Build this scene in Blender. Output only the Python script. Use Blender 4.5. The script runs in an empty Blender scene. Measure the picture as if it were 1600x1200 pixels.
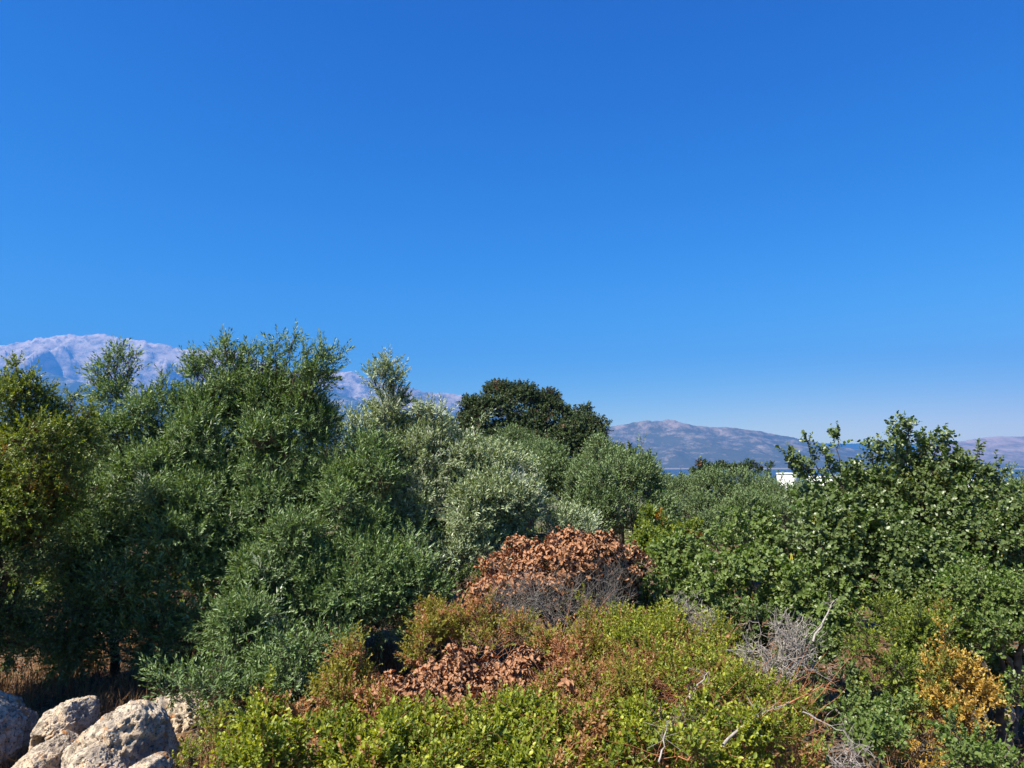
import bpy, math, random
import numpy as np
from mathutils import Vector

random.seed(7)
R = np.random.default_rng(11)
scene = bpy.context.scene
COL = scene.collection

# ------------------------------------------------------------------ camera, light, exposure
F = 1155.0            # focal length in pixels of the 1600 px wide photograph
HOR = 717.0           # row of the horizon
CAM_Z = 3.0
PITCH = math.atan((HOR - 600.0) / F)
cam_d = bpy.data.cameras.new('camera')
cam_d.sensor_width = 36.0
cam_d.lens = 36.0 * F / 1600.0
cam_d.clip_start = 0.05
cam_d.clip_end = 60000
cam = bpy.data.objects.new('camera', cam_d)
COL.objects.link(cam)
cam.location = (0, 0, CAM_Z)
cam.rotation_euler = (math.radians(90) + PITCH, 0, 0)
scene.camera = cam

SUN_EL, SUN_AZ = math.radians(53), math.radians(234)      # azimuth clockwise from +Y
world = bpy.data.worlds.new('World')
scene.world = world
world.use_nodes = True
wn = world.node_tree
wn.nodes.clear()
wo = wn.nodes.new('ShaderNodeOutputWorld')
wb = wn.nodes.new('ShaderNodeBackground')
sky = wn.nodes.new('ShaderNodeTexSky')
sky.sky_type = 'NISHITA'
sky.sun_disc = False
sky.sun_elevation = SUN_EL
sky.sun_rotation = SUN_AZ
sky.altitude = 200
sky.air_density = 1.0
sky.dust_density = 0.2
sky.ozone_density = 4.0
# one colour response for the whole sky (deep saturated blue, as the phone recorded it)
SKY_GAIN, SKY_GAMMA = (.0050, .305, 1.16), (3.8, 1.8, 1.0)
sep = wn.nodes.new('ShaderNodeSeparateColor')
cmb = wn.nodes.new('ShaderNodeCombineColor')
wn.links.new(sky.outputs[0], sep.inputs[0])
for ci in range(3):
    pw = wn.nodes.new('ShaderNodeMath'); pw.operation = 'POWER'; pw.inputs[1].default_value = SKY_GAMMA[ci]
    ml = wn.nodes.new('ShaderNodeMath'); ml.operation = 'MULTIPLY'; ml.inputs[1].default_value = SKY_GAIN[ci]
    wn.links.new(sep.outputs[max(ci, 1)], pw.inputs[0]); wn.links.new(pw.outputs[0], ml.inputs[0]); wn.links.new(ml.outputs[0], cmb.inputs[ci])
wn.links.new(cmb.outputs[0], wb.inputs['Color'])
wb.inputs['Strength'].default_value = 0.063
wn.links.new(wb.outputs[0], wo.inputs['Surface'])

sun_d = bpy.data.lights.new('sun', 'SUN')
sun_d.energy = 5.0
sun_d.angle = math.radians(0.53)
sun_d.color = (1.0, 0.94, 0.82)
sun = bpy.data.objects.new('sun', sun_d)
COL.objects.link(sun)
sdir = Vector((math.cos(SUN_EL) * math.sin(SUN_AZ), math.cos(SUN_EL) * math.cos(SUN_AZ), math.sin(SUN_EL)))
sun.rotation_euler = sdir.to_track_quat('Z', 'Y').to_euler()
sun.location = (-20, -20, 60)

scene.view_settings.view_transform = 'Standard'
scene.view_settings.look = 'None'
scene.view_settings.exposure = 1.27
scene.view_settings.gamma = 1.0
scene.view_settings.use_curve_mapping = False
scene.cycles.max_bounces = 6
scene.cycles.diffuse_bounces = 1
scene.cycles.glossy_bounces = 2
scene.cycles.transmission_bounces = 4
scene.cycles.volume_bounces = 0
scene.cycles.use_denoising = True

# ------------------------------------------------------------------ helpers
SP, CP = math.sin(PITCH), math.cos(PITCH)
def P(px, py, d):
    """point at forward distance d metres on the line of sight of a photograph position"""
    a, b = (px - 800.0) / F, (600.0 - py) / F
    v = np.array([a, CP - b * SP, SP + b * CP])
    return np.array([0, 0, CAM_Z]) + v * (d / v[1])

def sstep(x, a, b):
    t = np.clip((x - a) / (b - a), 0, 1)
    return t * t * (3 - 2 * t)

def hash3(i, j, k, seed):
    n = (i * 73856093) ^ (j * 19349663) ^ (k * 83492791) ^ (seed * 2654435761 & 0x7fffffff)
    n = (n ^ (n >> 13)) * 1274126177 & 0x7fffffff
    n = (n ^ (n >> 16)) * 668265263 & 0x7fffffff
    return ((n ^ (n >> 15)) & 0xffffff) / float(0xffffff)

def vnoise(p, seed=0):
    p = np.asarray(p, dtype=np.float64)
    f = np.floor(p).astype(np.int64)
    t = p - f
    t = t * t * (3 - 2 * t)
    out = 0
    for dx in (0, 1):
        for dy in (0, 1):
            for dz in (0, 1):
                w = (t[:, 0] if dx else 1 - t[:, 0]) * (t[:, 1] if dy else 1 - t[:, 1]) * (t[:, 2] if dz else 1 - t[:, 2])
                out = out + w * hash3(f[:, 0] + dx, f[:, 1] + dy, f[:, 2] + dz, seed)
    return out

def fbm(p, octaves=4, seed=0, gain=0.5, ridged=False):
    a, s, tot = 1.0, 0.0, 0.0
    p = np.asarray(p, dtype=np.float64)
    for o in range(octaves):
        n = vnoise(p * 2.03 ** o + 17.3 * o, seed + o)
        if ridged:
            n = 1 - np.abs(2 * n - 1)
        s = s + a * n
        tot += a
        a *= gain
    return s / tot

def ground_z(x, y):
    x = np.asarray(x, dtype=np.float64); y = np.asarray(y, dtype=np.float64)
    z = 0.5 * (1 - sstep(x, -2.2, 0.2)) * (1 - sstep(y, 14, 26))
    z = z + 1.2 * (1 - sstep(y, 0.5, 4.2))
    z = z - 0.05 * np.clip(y - 14, 0, 1000)
    z = np.where(y > 1014, -50 - 0.01 * np.clip(y - 1014, 0, 500), z)
    q = np.stack([x * 0.6, y * 0.6, x * 0], -1).reshape(-1, 3)
    n = fbm(q, 4, 5).reshape(x.shape) - 0.5
    return z + n * 0.28 * (1 - sstep(y, 40, 300) * 0.0)

def norm(v):
    return v / np.maximum(np.linalg.norm(v, axis=-1, keepdims=True), 1e-9)

def raw_mesh(name, verts, faces_flat, sizes, smooth=False):
    me = bpy.data.meshes.new(name)
    nv = len(verts)
    me.vertices.add(nv)
    me.vertices.foreach_set('co', np.ascontiguousarray(verts, dtype=np.float32).ravel())
    faces_flat = np.ascontiguousarray(faces_flat, dtype=np.int32).ravel()
    me.loops.add(len(faces_flat))
    me.loops.foreach_set('vertex_index', faces_flat)
    sizes = np.asarray(sizes, dtype=np.int32)
    me.polygons.add(len(sizes))
    st = np.zeros(len(sizes), dtype=np.int32)
    st[1:] = np.cumsum(sizes)[:-1]
    me.polygons.foreach_set('loop_start', st)
    if smooth:
        me.polygons.foreach_set('use_smooth', np.ones(len(sizes), dtype=bool))
    me.update(calc_edges=True)
    return me

def link(name, me, mat=None, parent=None, **props):
    o = bpy.data.objects.new(name, me)
    COL.objects.link(o)
    if mat is not None:
        me.materials.append(mat)
    if parent is not None:
        o.parent = parent
        o.matrix_parent_inverse = parent.matrix_world.inverted() if False else o.matrix_parent_inverse
        o.location = -Vector(parent.location)          # children keep world-space coordinates
    for k, v in props.items():
        if v is not None:
            o[k] = v
    return o

def thing(name, loc, label, category, group=None):
    e = bpy.data.objects.new(name, None)
    COL.objects.link(e)
    e.location = loc
    e.empty_display_size = 0.1
    e['label'] = label
    e['category'] = category
    if group:
        e['group'] = group
    return e

# ------------------------------------------------------------------ materials
def new_mat(name):
    m = bpy.data.materials.new(name)
    m.use_nodes = True
    nt = m.node_tree
    nt.nodes.clear()
    return m, nt, nt.nodes, nt.links

def c4(c):
    return (c[0], c[1], c[2], 1.0)

def mixc(N, L, fac, a, b):
    n = N.new('ShaderNodeMix')
    n.data_type = 'RGBA'
    for s, v in ((n.inputs[0], fac), (n.inputs[6], a), (n.inputs[7], b)):
        if hasattr(v, 'is_linked'):
            L.new(v, s)
        elif isinstance(v, (int, float)):
            s.default_value = v
        else:
            s.default_value = c4(v)
    return n.outputs[2]

def mapr(N, L, v, a, b, c=0.0, d=1.0):
    n = N.new('ShaderNodeMapRange')
    L.new(v, n.inputs[0])
    n.inputs[1].default_value = a; n.inputs[2].default_value = b
    n.inputs[3].default_value = c; n.inputs[4].default_value = d
    return n.outputs[0]

def noise(N, L, vec, scale, detail=4, rough=0.55):
    n = N.new('ShaderNodeTexNoise')
    n.inputs['Scale'].default_value = scale
    n.inputs['Detail'].default_value = detail
    n.inputs['Roughness'].default_value = rough
    if vec is not None:
        L.new(vec, n.inputs['Vector'])
    return n.outputs['Fac']

def leaf_mat(name, a, b, young, odd, back=None, odd_at=0.93, rough=0.42, spec=0.5, trans=0.25, young_amt=0.8):
    """colours belong to the leaf: a..b spread leaf by leaf, 'young' at shoot tips, 'odd' for whole yellowing or browning shoots"""
    m, nt, N, L = new_mat(name)
    out = N.new('ShaderNodeOutputMaterial')
    at = N.new('ShaderNodeAttribute'); at.attribute_name = 'tint'
    sx = N.new('ShaderNodeSeparateXYZ'); L.new(at.outputs['Vector'], sx.inputs[0])
    col = mixc(N, L, sx.outputs[1], a, b)
    fy = mapr(N, L, sx.outputs[2], 0.45, 1.0, 0.0, young_amt)
    col = mixc(N, L, fy, col, young)
    fo = mapr(N, L, sx.outputs[0], odd_at, odd_at + 0.02)
    col = mixc(N, L, fo, col, odd)
    if back is not None:
        g = N.new('ShaderNodeNewGeometry')
        col = mixc(N, L, g.outputs['Backfacing'], col, back)
    pb = N.new('ShaderNodeBsdfPrincipled')
    L.new(col, pb.inputs['Base Color'])
    pb.inputs['Roughness'].default_value = rough
    pb.inputs['Specular IOR Level'].default_value = spec
    tr = N.new('ShaderNodeBsdfTranslucent')
    hs = N.new('ShaderNodeHueSaturation')
    hs.inputs['Hue'].default_value = 0.485
    hs.inputs['Saturation'].default_value = 1.15
    hs.inputs['Value'].default_value = 1.5
    L.new(col, hs.inputs['Color']); L.new(hs.outputs[0], tr.inputs['Color'])
    mx = N.new('ShaderNodeMixShader')
    mx.inputs[0].default_value = trans
    L.new(pb.outputs[0], mx.inputs[1]); L.new(tr.outputs[0], mx.inputs[2])
    L.new(mx.outputs[0], out.inputs['Surface'])
    return m

def wood_mat(name, a, b, scale=14):
    m, nt, N, L = new_mat(name)
    out = N.new('ShaderNodeOutputMaterial')
    tc = N.new('ShaderNodeTexCoord')
    n1 = noise(N, L, tc.outputs['Object'], scale, 5, 0.65)
    col = mixc(N, L, mapr(N, L, n1, 0.35, 0.65), a, b)
    pb = N.new('ShaderNodeBsdfPrincipled')
    L.new(col, pb.inputs['Base Color'])
    pb.inputs['Roughness'].default_value = 0.9
    pb.inputs['Specular IOR Level'].default_value = 0.2
    bp = N.new('ShaderNodeBump'); bp.inputs['Strength'].default_value = 0.6; bp.inputs['Distance'].default_value = 0.01
    L.new(n1, bp.inputs['Height']); L.new(bp.outputs[0], pb.inputs['Normal'])
    L.new(pb.outputs[0], out.inputs['Surface'])
    return m

M = {}
M['olive'] = leaf_mat('olive_leaf', (.042, .096, .019), (.13, .22, .045), (.30, .39, .10), (.66, .70, .54),  # last colour paints white highlights onto a few shoots
                      back=(.15, .22, .08), odd_at=.955, rough=.48, spec=.4, trans=.18)
M['olive_silver'] = leaf_mat('silver_olive_leaf', (.080, .132, .030), (.19, .25, .070), (.33, .39, .14), (.74, .75, .64),
                             back=(.32, .38, .21), odd_at=.89, rough=.42, spec=.5, trans=.2)
M['olive_far'] = leaf_mat('distant_olive_leaf', (.046, .094, .022), (.105, .175, .042), (.19, .27, .075), (.18, .20, .05),
                          back=(.16, .22, .09), odd_at=.97, rough=.5, spec=.35, trans=.18)
M['oak'] = leaf_mat('oak_leaf', (.022, .040, .012), (.050, .078, .021), (.085, .115, .030), (.13, .068, .03),
                    odd_at=.95, rough=.55, spec=.3, trans=.14)
M['carob'] = leaf_mat('carob_leaf', (.026, .060, .014), (.070, .130, .024), (.17, .255, .042), (.18, .19, .035),
                      back=(.11, .15, .045), odd_at=.965, rough=.40, spec=.45, trans=.22)
M['carob_bright'] = leaf_mat('young_carob_leaf', (.038, .088, .017), (.095, .175, .028), (.18, .27, .04), (.23, .23, .04),
                             back=(.14, .19, .05), odd_at=.95, rough=.43, spec=.4, trans=.27)
M['lentisk'] = leaf_mat('lentisk_leaf', (.062, .105, .016), (.165, .215, .032), (.31, .34, .045), (.27, .15, .035),
                        odd_at=.95, rough=.45, spec=.4, trans=.32)
M['thicket'] = leaf_mat('thicket_leaf', (.085, .135, .018), (.24, .285, .032), (.43, .44, .05), (.36, .20, .08),
                        odd_at=.89, rough=.45, spec=.35, trans=.34)
M['thicket_dry'] = leaf_mat('drying_thicket_leaf', (.12, .13, .022), (.25, .25, .038), (.36, .31, .05), (.38, .19, .09),
                            odd_at=.74, rough=.5, spec=.3, trans=.34)
M['yellow'] = leaf_mat('yellow_leaf', (.36, .20, .04), (.52, .35, .075), (.46, .38, .08), (.15, .17, .03),
                       odd_at=.80, rough=.45, spec=.35, trans=.3)
M['brown'] = leaf_mat('dead_leaf', (.12, .048, .024), (.36, .155, .072), (.54, .31, .17), (.085, .040, .023),
                      back=(.36, .18, .09), odd_at=.55, rough=.55, spec=.3, trans=.2)
M['pod'] = leaf_mat('carob_pod', (.40, .34, .05), (.55, .46, .07), (.40, .22, .05), (.14, .06, .02), odd_at=.8, trans=.05)
M['bark'] = wood_mat('grey_bark', (.055, .047, .038), (.15, .13, .11))
M['bark_dark'] = wood_mat('dark_bark', (.03, .024, .018), (.08, .065, .05))
M['twig'] = wood_mat('twig_bark', (.08, .06, .04), (.16, .12, .08), 30)
M['deadwood'] = wood_mat('dead_twig_bark', (.20, .175, .155), (.42, .37, .33), 25)
M['twig_shaded'] = wood_mat('shaded_twig_bark', (.11, .10, .09), (.25, .22, .20), 25)  # dead twig bark darkened, standing in for shade under the copper leaves
M['redstem'] = wood_mat('reddish_stem', (.30, .11, .05), (.42, .20, .10), 25)
M['straw'] = wood_mat('straw', (.14, .070, .034), (.32, .19, .085), 8)

# ------------------------------------------------------------------ foliage
class Leaves:
    """collects leaves as small folded blades; one mesh per crown"""
    def __init__(self):
        self.v, self.t, self.n = [], [], 0
    def add(self, base, l, nrm, length, width, hexa, fold, curl, tint):
        s = norm(np.cross(nrm, l))
        n = nrm
        L_ = length[:, None]; W_ = width[:, None] * 0.5
        if hexa:
            p = [base,
                 base + l * L_ * .30 + s * W_ * .92 + n * W_ * fold,
                 base + l * L_ * .72 + s * W_ * .80 + n * (W_ * fold - L_ * curl * .4),
                 base + l * L_ - n * L_ * curl,
                 base + l * L_ * .72 - s * W_ * .80 + n * (W_ * fold - L_ * curl * .4),
                 base + l * L_ * .30 - s * W_ * .92 + n * W_ * fold]
        else:
            p = [base,
                 base + l * L_ * .45 + s * W_ + n * W_ * fold,
                 base + l * L_ - n * L_ * curl,
                 base + l * L_ * .45 - s * W_ + n * W_ * fold]
        self.v.append((np.stack(p, 1), tint))
    def build(self, name, mat, parent, **props):
        groups = {}
        for v, t in self.v:
            groups.setdefault(v.shape[1], []).append((v, t))
        V, Fc, Sz, T, off = [], [], [], [], 0
        for k, lst in groups.items():
            v = np.concatenate([a for a, b in lst]); t = np.concatenate([b for a, b in lst])
            n = len(v)
            idx = off + np.arange(n)[:, None] * k
            if k == 6:
                f = np.concatenate([idx + np.array([0, 1, 2, 3]), idx + np.array([0, 3, 4, 5])], 1)
                Sz.append(np.full(n * 2, 4))
            else:
                f = np.concatenate([idx + np.array([0, 1, 2]), idx + np.array([0, 2, 3])], 1)
                Sz.append(np.full(n * 2, 3))
            V.append(v.reshape(-1, 3)); Fc.append(f.ravel()); T.append(np.repeat(t, 2, axis=0)); off += n * k
        org = np.array(parent.location)
        me = raw_mesh(name, np.concatenate(V) - org, np.concatenate(Fc), np.concatenate(Sz))
        at = me.attributes.new('tint', 'FLOAT_VECTOR', 'FACE')
        at.data.foreach_set('vector', np.concatenate(T).astype(np.float32).ravel())
        o = link(name, me, mat, parent, **props)
        o.location = (0, 0, 0)
        global TRIS
        TRIS += sum(len(t) for t in T) * 2 if 4 in groups else sum(len(t) for t in T) * 2
        return o

TRIS = 0

# sprig kinds: leaves per sprig, sprig length, leaf length, width, rounder leaf, opening angle at base/tip, layout
KIND = {
    'olive':   dict(n=14, L=.20, ll=.070, lw=.0165, hexa=False, a0=62, a1=18, opp=True, fold=.25, curl=.05),
    'olive_m': dict(n=10, L=.26, ll=.095, lw=.026, hexa=False, a0=60, a1=18, opp=True, fold=.25, curl=.05),
    'olive_f': dict(n=8, L=.40, ll=.16, lw=.05, hexa=False, a0=62, a1=20, opp=True, fold=.25, curl=.05),
    'carob':   dict(n=9, L=.16, ll=.060, lw=.042, hexa=True, a0=72, a1=38, opp=True, fold=.18, curl=.08),
    'shrub':   dict(n=11, L=.12, ll=.044, lw=.025, hexa=True, a0=66, a1=30, opp=False, fold=.2, curl=.06),
    'lentisk': dict(n=13, L=.13, ll=.037, lw=.017, hexa=False, a0=66, a1=28, opp=True, fold=.2, curl=.05),
    'thicket': dict(n=12, L=.16, ll=.042, lw=.017, hexa=False, a0=64, a1=26, opp=False, fold=.25, curl=.1),
    'thicket_n': dict(n=11, L=.15, ll=.046, lw=.022, hexa=True, a0=66, a1=30, opp=False, fold=.25, curl=.1),
    'dead':    dict(n=7, L=.12, ll=.062, lw=.040, hexa=True, a0=95, a1=60, opp=False, fold=.75, curl=.30),
    'oak':     dict(n=9, L=.22, ll=.095, lw=.070, hexa=False, a0=75, a1=35, opp=False, fold=.2, curl=.05),
    'oak_f':   dict(n=8, L=.30, ll=.15, lw=.11, hexa=False, a0=75, a1=35, opp=False, fold=.2, curl=.05),
}

def sprigs(lv, tw, pos, D, kind, rng, droop=0.0, scale=1.0, stem_r=0.0):
    k = KIND[kind]
    S = len(pos)
    if S == 0:
        return
    n = k['n']
    D = norm(D)
    ref = norm(rng.normal(size=(S, 3)))
    v = norm(np.cross(D, ref)); w = np.cross(D, v)
    Ls = k['L'] * scale * rng.uniform(.65, 1.3, S)
    t = (np.arange(n)[None, :] + rng.uniform(0, 1, (S, n))) / n
    if k['opp']:
        ph = (np.arange(n) % 2) * math.pi + (np.arange(n) // 2) * 1.57
        ph = ph[None, :] + rng.normal(0, .35, (S, n))
    else:
        ph = np.arange(n)[None, :] * 2.4 + rng.normal(0, .5, (S, n))
    ang = np.radians(k['a0'] + (k['a1'] - k['a0']) * t + rng.normal(0, 11, (S, n)))
    base = pos[:, None, :] + D[:, None, :] * (Ls[:, None] * t)[..., None]
    base[..., 2] -= droop * (Ls[:, None] * t) ** 2 * 6
    rad = v[:, None, :] * np.cos(ph)[..., None] + w[:, None, :] * np.sin(ph)[..., None]
    l = D[:, None, :] * np.cos(ang)[..., None] + rad * np.sin(ang)[..., None]
    l[..., 2] -= droop * .8
    l = norm(l)
    up = np.array([0, 0, 1.0])
    nr = D[:, None, :] * .8 + up * .35 + rng.normal(0, .35, (S, n, 3))
    nr = nr - (nr * l).sum(-1, keepdims=True) * l
    nr = norm(nr)
    sz = rng.uniform(.68, 1.22, S)[:, None]
    ll = k['ll'] * scale * rng.uniform(.6, 1.2, (S, n)) * (1 - .25 * t) * sz
    lw = k['lw'] * scale * rng.uniform(.75, 1.2, (S, n)) * sz
    rr_ = rng.uniform(0, 1, S) * .5 + vnoise(pos * 1.9, 77) * .9 + vnoise(pos * 5.5, 78) * .45    # off-colour shoots come in patches
    rank = np.argsort(np.argsort(rr_)) / max(S, 1)
    tint = np.stack([np.repeat(rank[:, None], n, 1), rng.uniform(0, 1, (S, n)),
                     np.clip(t * rng.uniform(.2, 1.15, S)[:, None], 0, 1)], -1)
    lv.add(base.reshape(-1, 3), l.reshape(-1, 3), nr.reshape(-1, 3), ll.ravel(), lw.ravel(), k['hexa'], k['fold'], k['curl'], tint.reshape(-1, 3))
    if tw is not None and stem_r > 0:
        tw.seg(pos - D * Ls[:, None] * .5, pos + D * Ls[:, None] * .95, stem_r, stem_r * .4)

class Sticks:
    """straight three sided twig pieces"""
    def __init__(self):
        self.a, self.b, self.r0, self.r1 = [], [], [], []
    def seg(self, a, b, r0, r1):
        a = np.atleast_2d(a); b = np.atleast_2d(b)
        self.a.append(a); self.b.append(b)
        self.r0.append(np.broadcast_to(np.asarray(r0, float), (len(a),)).copy()); self.r1.append(np.broadcast_to(np.asarray(r1, float), (len(a),)).copy())
    def build(self, name, mat, parent, **props):
        if not self.a:
            return None
        a = np.concatenate(self.a); b = np.concatenate(self.b); r0 = np.concatenate(self.r0); r1 = np.concatenate(self.r1)
        d = norm(b - a)
        ref = np.where(np.abs(d[:, 2:3]) > .9, np.array([[1., 0, 0]]), np.array([[0, 0, 1.]]))
        u = norm(np.cross(d, ref)); w = np.cross(d, u)
        V = []
        for c, r in ((a, r0), (b, r1)):
            for i in range(3):
                th = i * 2 * math.pi / 3
                V.append(c + (u * math.cos(th) + w * math.sin(th)) * r[:, None])
        V = np.stack(V, 1)
        n = len(a)
        idx = np.arange(n)[:, None] * 6
        f = np.concatenate([idx + np.array([i, (i + 1) % 3, 3 + (i + 1) % 3, 3 + i]) for i in range(3)], 1)
        org = np.array(parent.location)
        me = raw_mesh(name, V.reshape(-1, 3) - org, f, np.full(n * 3, 4))
        o = link(name, me, mat, parent, **props)
        o.location = (0, 0, 0)
        return o

def tube_data(pts, rad, sides=8, bump=.12, rng=R):
    pts = np.asarray(pts, float); rad = np.asarray(rad, float)
    n = len(pts)
    tan = norm(np.gradient(pts, axis=0))
    u = norm(np.cross(tan[0], [0.3, 1, .1]))
    V = []
    for i in range(n):
        u = norm(u - tan[i] * np.dot(u, tan[i]))
        w = np.cross(tan[i], u)
        for s in range(sides):
            th = 2 * math.pi * s / sides
            V.append(pts[i] + (u * math.cos(th) + w * math.sin(th)) * rad[i] * (1 + rng.uniform(-bump, bump)))
    Fc = []
    for i in range(n - 1):
        for s in range(sides):
            a = i * sides + s; b = i * sides + (s + 1) % sides
            Fc.append([a, b, b + sides, a + sides])
    return np.array(V), np.array(Fc)

def tube(name, pts, rad, mat, parent, sides=8, **props):
    V, Fc = tube_data(pts, rad, sides)
    me = raw_mesh(name, V - np.array(parent.location), Fc, np.full(len(Fc), 4), smooth=True)
    o = link(name, me, mat, parent, **props)
    o.location = (0, 0, 0)
    return o

def wander(a, b, n, amp, rng, sag=0.0):
    t = np.linspace(0, 1, n)[:, None]
    p = a + (b - a) * t
    off = np.cumsum(rng.normal(0, amp, (n, 3)), 0)
    off -= off[0] + (off[-1] - off[0]) * t
    p = p + off
    p[:, 2] += sag * np.sin(t[:, 0] * math.pi)
    return p

def plant(name, label, category, ells, kind, mat, seed, sub_r=.3, cover=1.3, dens=300, up=.45, back=.35, fill=.10,
          base=None, trunk_r=.09, wood='bark', twig='twig', stem=.0018, group=None, shoots=(), leafname='crown', gap=.33, scale=1.0,
          droop=0.0, limbs=True, top_only=None, extra=None, flat=.85, relief=.34, stray=.22, shrink=.55):
    rng = np.random.default_rng(seed)
    C, RR = [], []
    for e in ells:
        px, py, rx, ry, d = e[:5]
        rd = e[5] if len(e) > 5 else None
        c = P(px, py, d)
        a, b = rx * d / F, ry * d / F
        C.append(c); RR.append([a, rd if rd else .5 * (a + b), b])
    C = np.array(C); RR = np.array(RR)
    RR = np.maximum(RR - shrink * sub_r, .78 * RR)      # the clumps themselves reach past this body
    if base is None:
        bx, by = C[:, 0].mean(), C[:, 1].mean()
    else:
        bx, by = P(base[0], HOR, base[1])[:2]
    bz = float(ground_z(np.array([bx]), np.array([by]))[0]) - .05
    T = thing(name, (bx, by, bz), label, category, group)
    lv, tw = Leaves(), Sticks()
    subs = []
    for i in range(len(C)):
        a, b, c = RR[i]
        area = 4 * math.pi * (((a * b) ** 1.6 + (a * c) ** 1.6 + (b * c) ** 1.6) / 3) ** (1 / 1.6)
        ns = max(4, int(area * cover / (math.pi * sub_r ** 2)))
        d = norm(rng.normal(size=(ns, 3)))
        keep = rng.uniform(size=ns) < np.where(d[:, 1] > .25, back, 1.0)
        d = d[keep]
        p = C[i] + d * RR[i]
        lump = vnoise(p * (.42 / max(sub_r, .05)) + 7.7, seed + 50)
        p = C[i] + d * RR[i] * (rng.uniform(.82, .97, len(d)) - relief * (1 - sstep(lump, .25, .62)))[:, None]
        ok = p[:, 2] > ground_z(p[:, 0], p[:, 1]) + .05
        for j in range(len(C)):
            if j != i:
                ok &= (((p - C[j]) / RR[j]) ** 2).sum(1) > .55
        p, d = p[ok], d[ok]
        g = vnoise(p * (.5 / max(sub_r, .05)), seed) > gap
        p, d = p[g], d[g]
        subs.append((p, d, np.full(len(p), i)))
    sp = np.concatenate([s[0] for s in subs]); so = np.concatenate([s[1] for s in subs]); si = np.concatenate([s[2] for s in subs])
    sr = sub_r * rng.uniform(.55, 1.4, len(sp))
    sr = np.minimum(sr, RR[si].min(1) * .8)
    cnt = np.maximum(2, (dens * 4 * math.pi * sr ** 2 * .55).astype(int))
    I = np.repeat(np.arange(len(sp)), cnt)
    d2 = norm(norm(rng.normal(size=(len(I), 3))) + so[I] * .55 + np.array([0, 0, .3]))
    pos = sp[I] + d2 * (sr[I] * rng.uniform(.25, 1.0, len(I)) ** .7)[:, None] * np.array([1, 1, flat])
    D = d2 + np.array([0, 0, up]) + rng.normal(0, .38, (len(I), 3))
    if fill > 0:
        nf = int(len(I) * fill)
        e = rng.integers(0, len(C), nf)
        q = norm(rng.normal(size=(nf, 3)))
        pf = C[e] + q * RR[e] * (rng.uniform(.25, .9, (nf, 1)))
        pos = np.concatenate([pos, pf]); D = np.concatenate([D, q + np.array([0, 0, up]) + rng.normal(0, .4, (nf, 3))])
    ok = pos[:, 2] > ground_z(pos[:, 0], pos[:, 1]) + .03
    if top_only is not None:
        ok &= pos[:, 2] > top_only
    pos, D = pos[ok], D[ok]
    sprigs(lv, tw, pos, D, kind, rng, droop=droop, scale=scale, stem_r=stem)
    # connectors from limb to clump
    if stem > 0:
        for s in range(len(sp)):
            if rng.uniform() < .6:
                a = C[si[s]] + (sp[s] - C[si[s]]) * .35
                w = wander(a, sp[s] + so[s] * sr[s] * .5, 4, .03 * max(1, sub_r * 3), rng)
                rr = np.array([.010, .007, .005, .003]) * (sub_r / .3 + .3)
                tw.seg(w[:-1], w[1:], rr[:-1], rr[1:])
    # stray shoots that break the outline of the crown
    ns_ = int(len(sp) * stray)
    if ns_:
        pick = rng.choice(len(sp), ns_, replace=False)
        for s in pick:
            a = sp[s] + so[s] * sr[s] * .6
            dr = norm(so[s] * .7 + np.array([0, 0, .35 + up]) + rng.normal(0, .3, 3))
            L3 = sub_r * rng.uniform(.9, 2.0)
            w = wander(a, a + dr * L3, 5, .012, rng)
            if stem > 0:
                rr = np.linspace(.006, .002, 5)
                tw.seg(w[:-1], w[1:], rr[:-1], rr[1:])
            m_ = int(6 + 10 * rng.uniform())
            t = rng.uniform(.1, 1, m_)
            q = np.stack([np.interp(t, np.linspace(0, 1, 5), w[:, j]) for j in range(3)], 1)
            sprigs(lv, tw, q, dr * .9 + norm(rng.normal(size=(m_, 3))) * .7, kind, rng, droop=droop, scale=scale * .9, stem_r=stem)
    # free standing shoots with leaves: (px, py) foot, tip, depth, spread px, sprigs
    for (x0, y0, x1, y1, d, spread, ns) in shoots:
        a, b = P(x0, y0, d), P(x1, y1, d - .1)
        w = wander(a, b, 7, .02, rng)
        rr = np.linspace(.010, .003, 7) * max(1, d / 9)
        tw.seg(w[:-1], w[1:], rr[:-1], rr[1:])
        t = rng.uniform(.1, 1, ns) ** .8
        q = np.stack([np.interp(t, np.linspace(0, 1, 7), w[:, j]) for j in range(3)], 1)
        taper = (1.15 - t)[:, None]
        off = rng.normal(0, 1, (ns, 3)) * spread * d / F * .6 * taper
        sprigs(lv, tw, q + off * .8, (b - a) / np.linalg.norm(b - a) * .9 + norm(off) * .8, kind, rng, droop=droop, scale=scale, stem_r=stem)
    if extra:
        extra(T, rng, sp, sr, lv, tw)
    lv.build(leafname, M[mat], T)
    tw.build('twigs', M[twig], T, kind='stuff')
    if limbs:
        b0 = np.array([bx, by, bz])
        k = int(np.argmin(np.abs(C[:, 0] - bx)))
        top = C[k] * .75 + b0 * .25
        tube('trunk', wander(b0, top, 7, .04, rng), np.linspace(trunk_r * 1.35, trunk_r * .6, 7), M[wood], T)
        for i in range(len(C)):
            if i == k:
                continue
            st = b0 + (top - b0) * rng.uniform(.25, .9)
            tube('limb', wander(st, C[i], 7, .06, rng, .1), np.linspace(trunk_r * .6, trunk_r * .16, 7), M[wood], T, 6)
    return T

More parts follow.
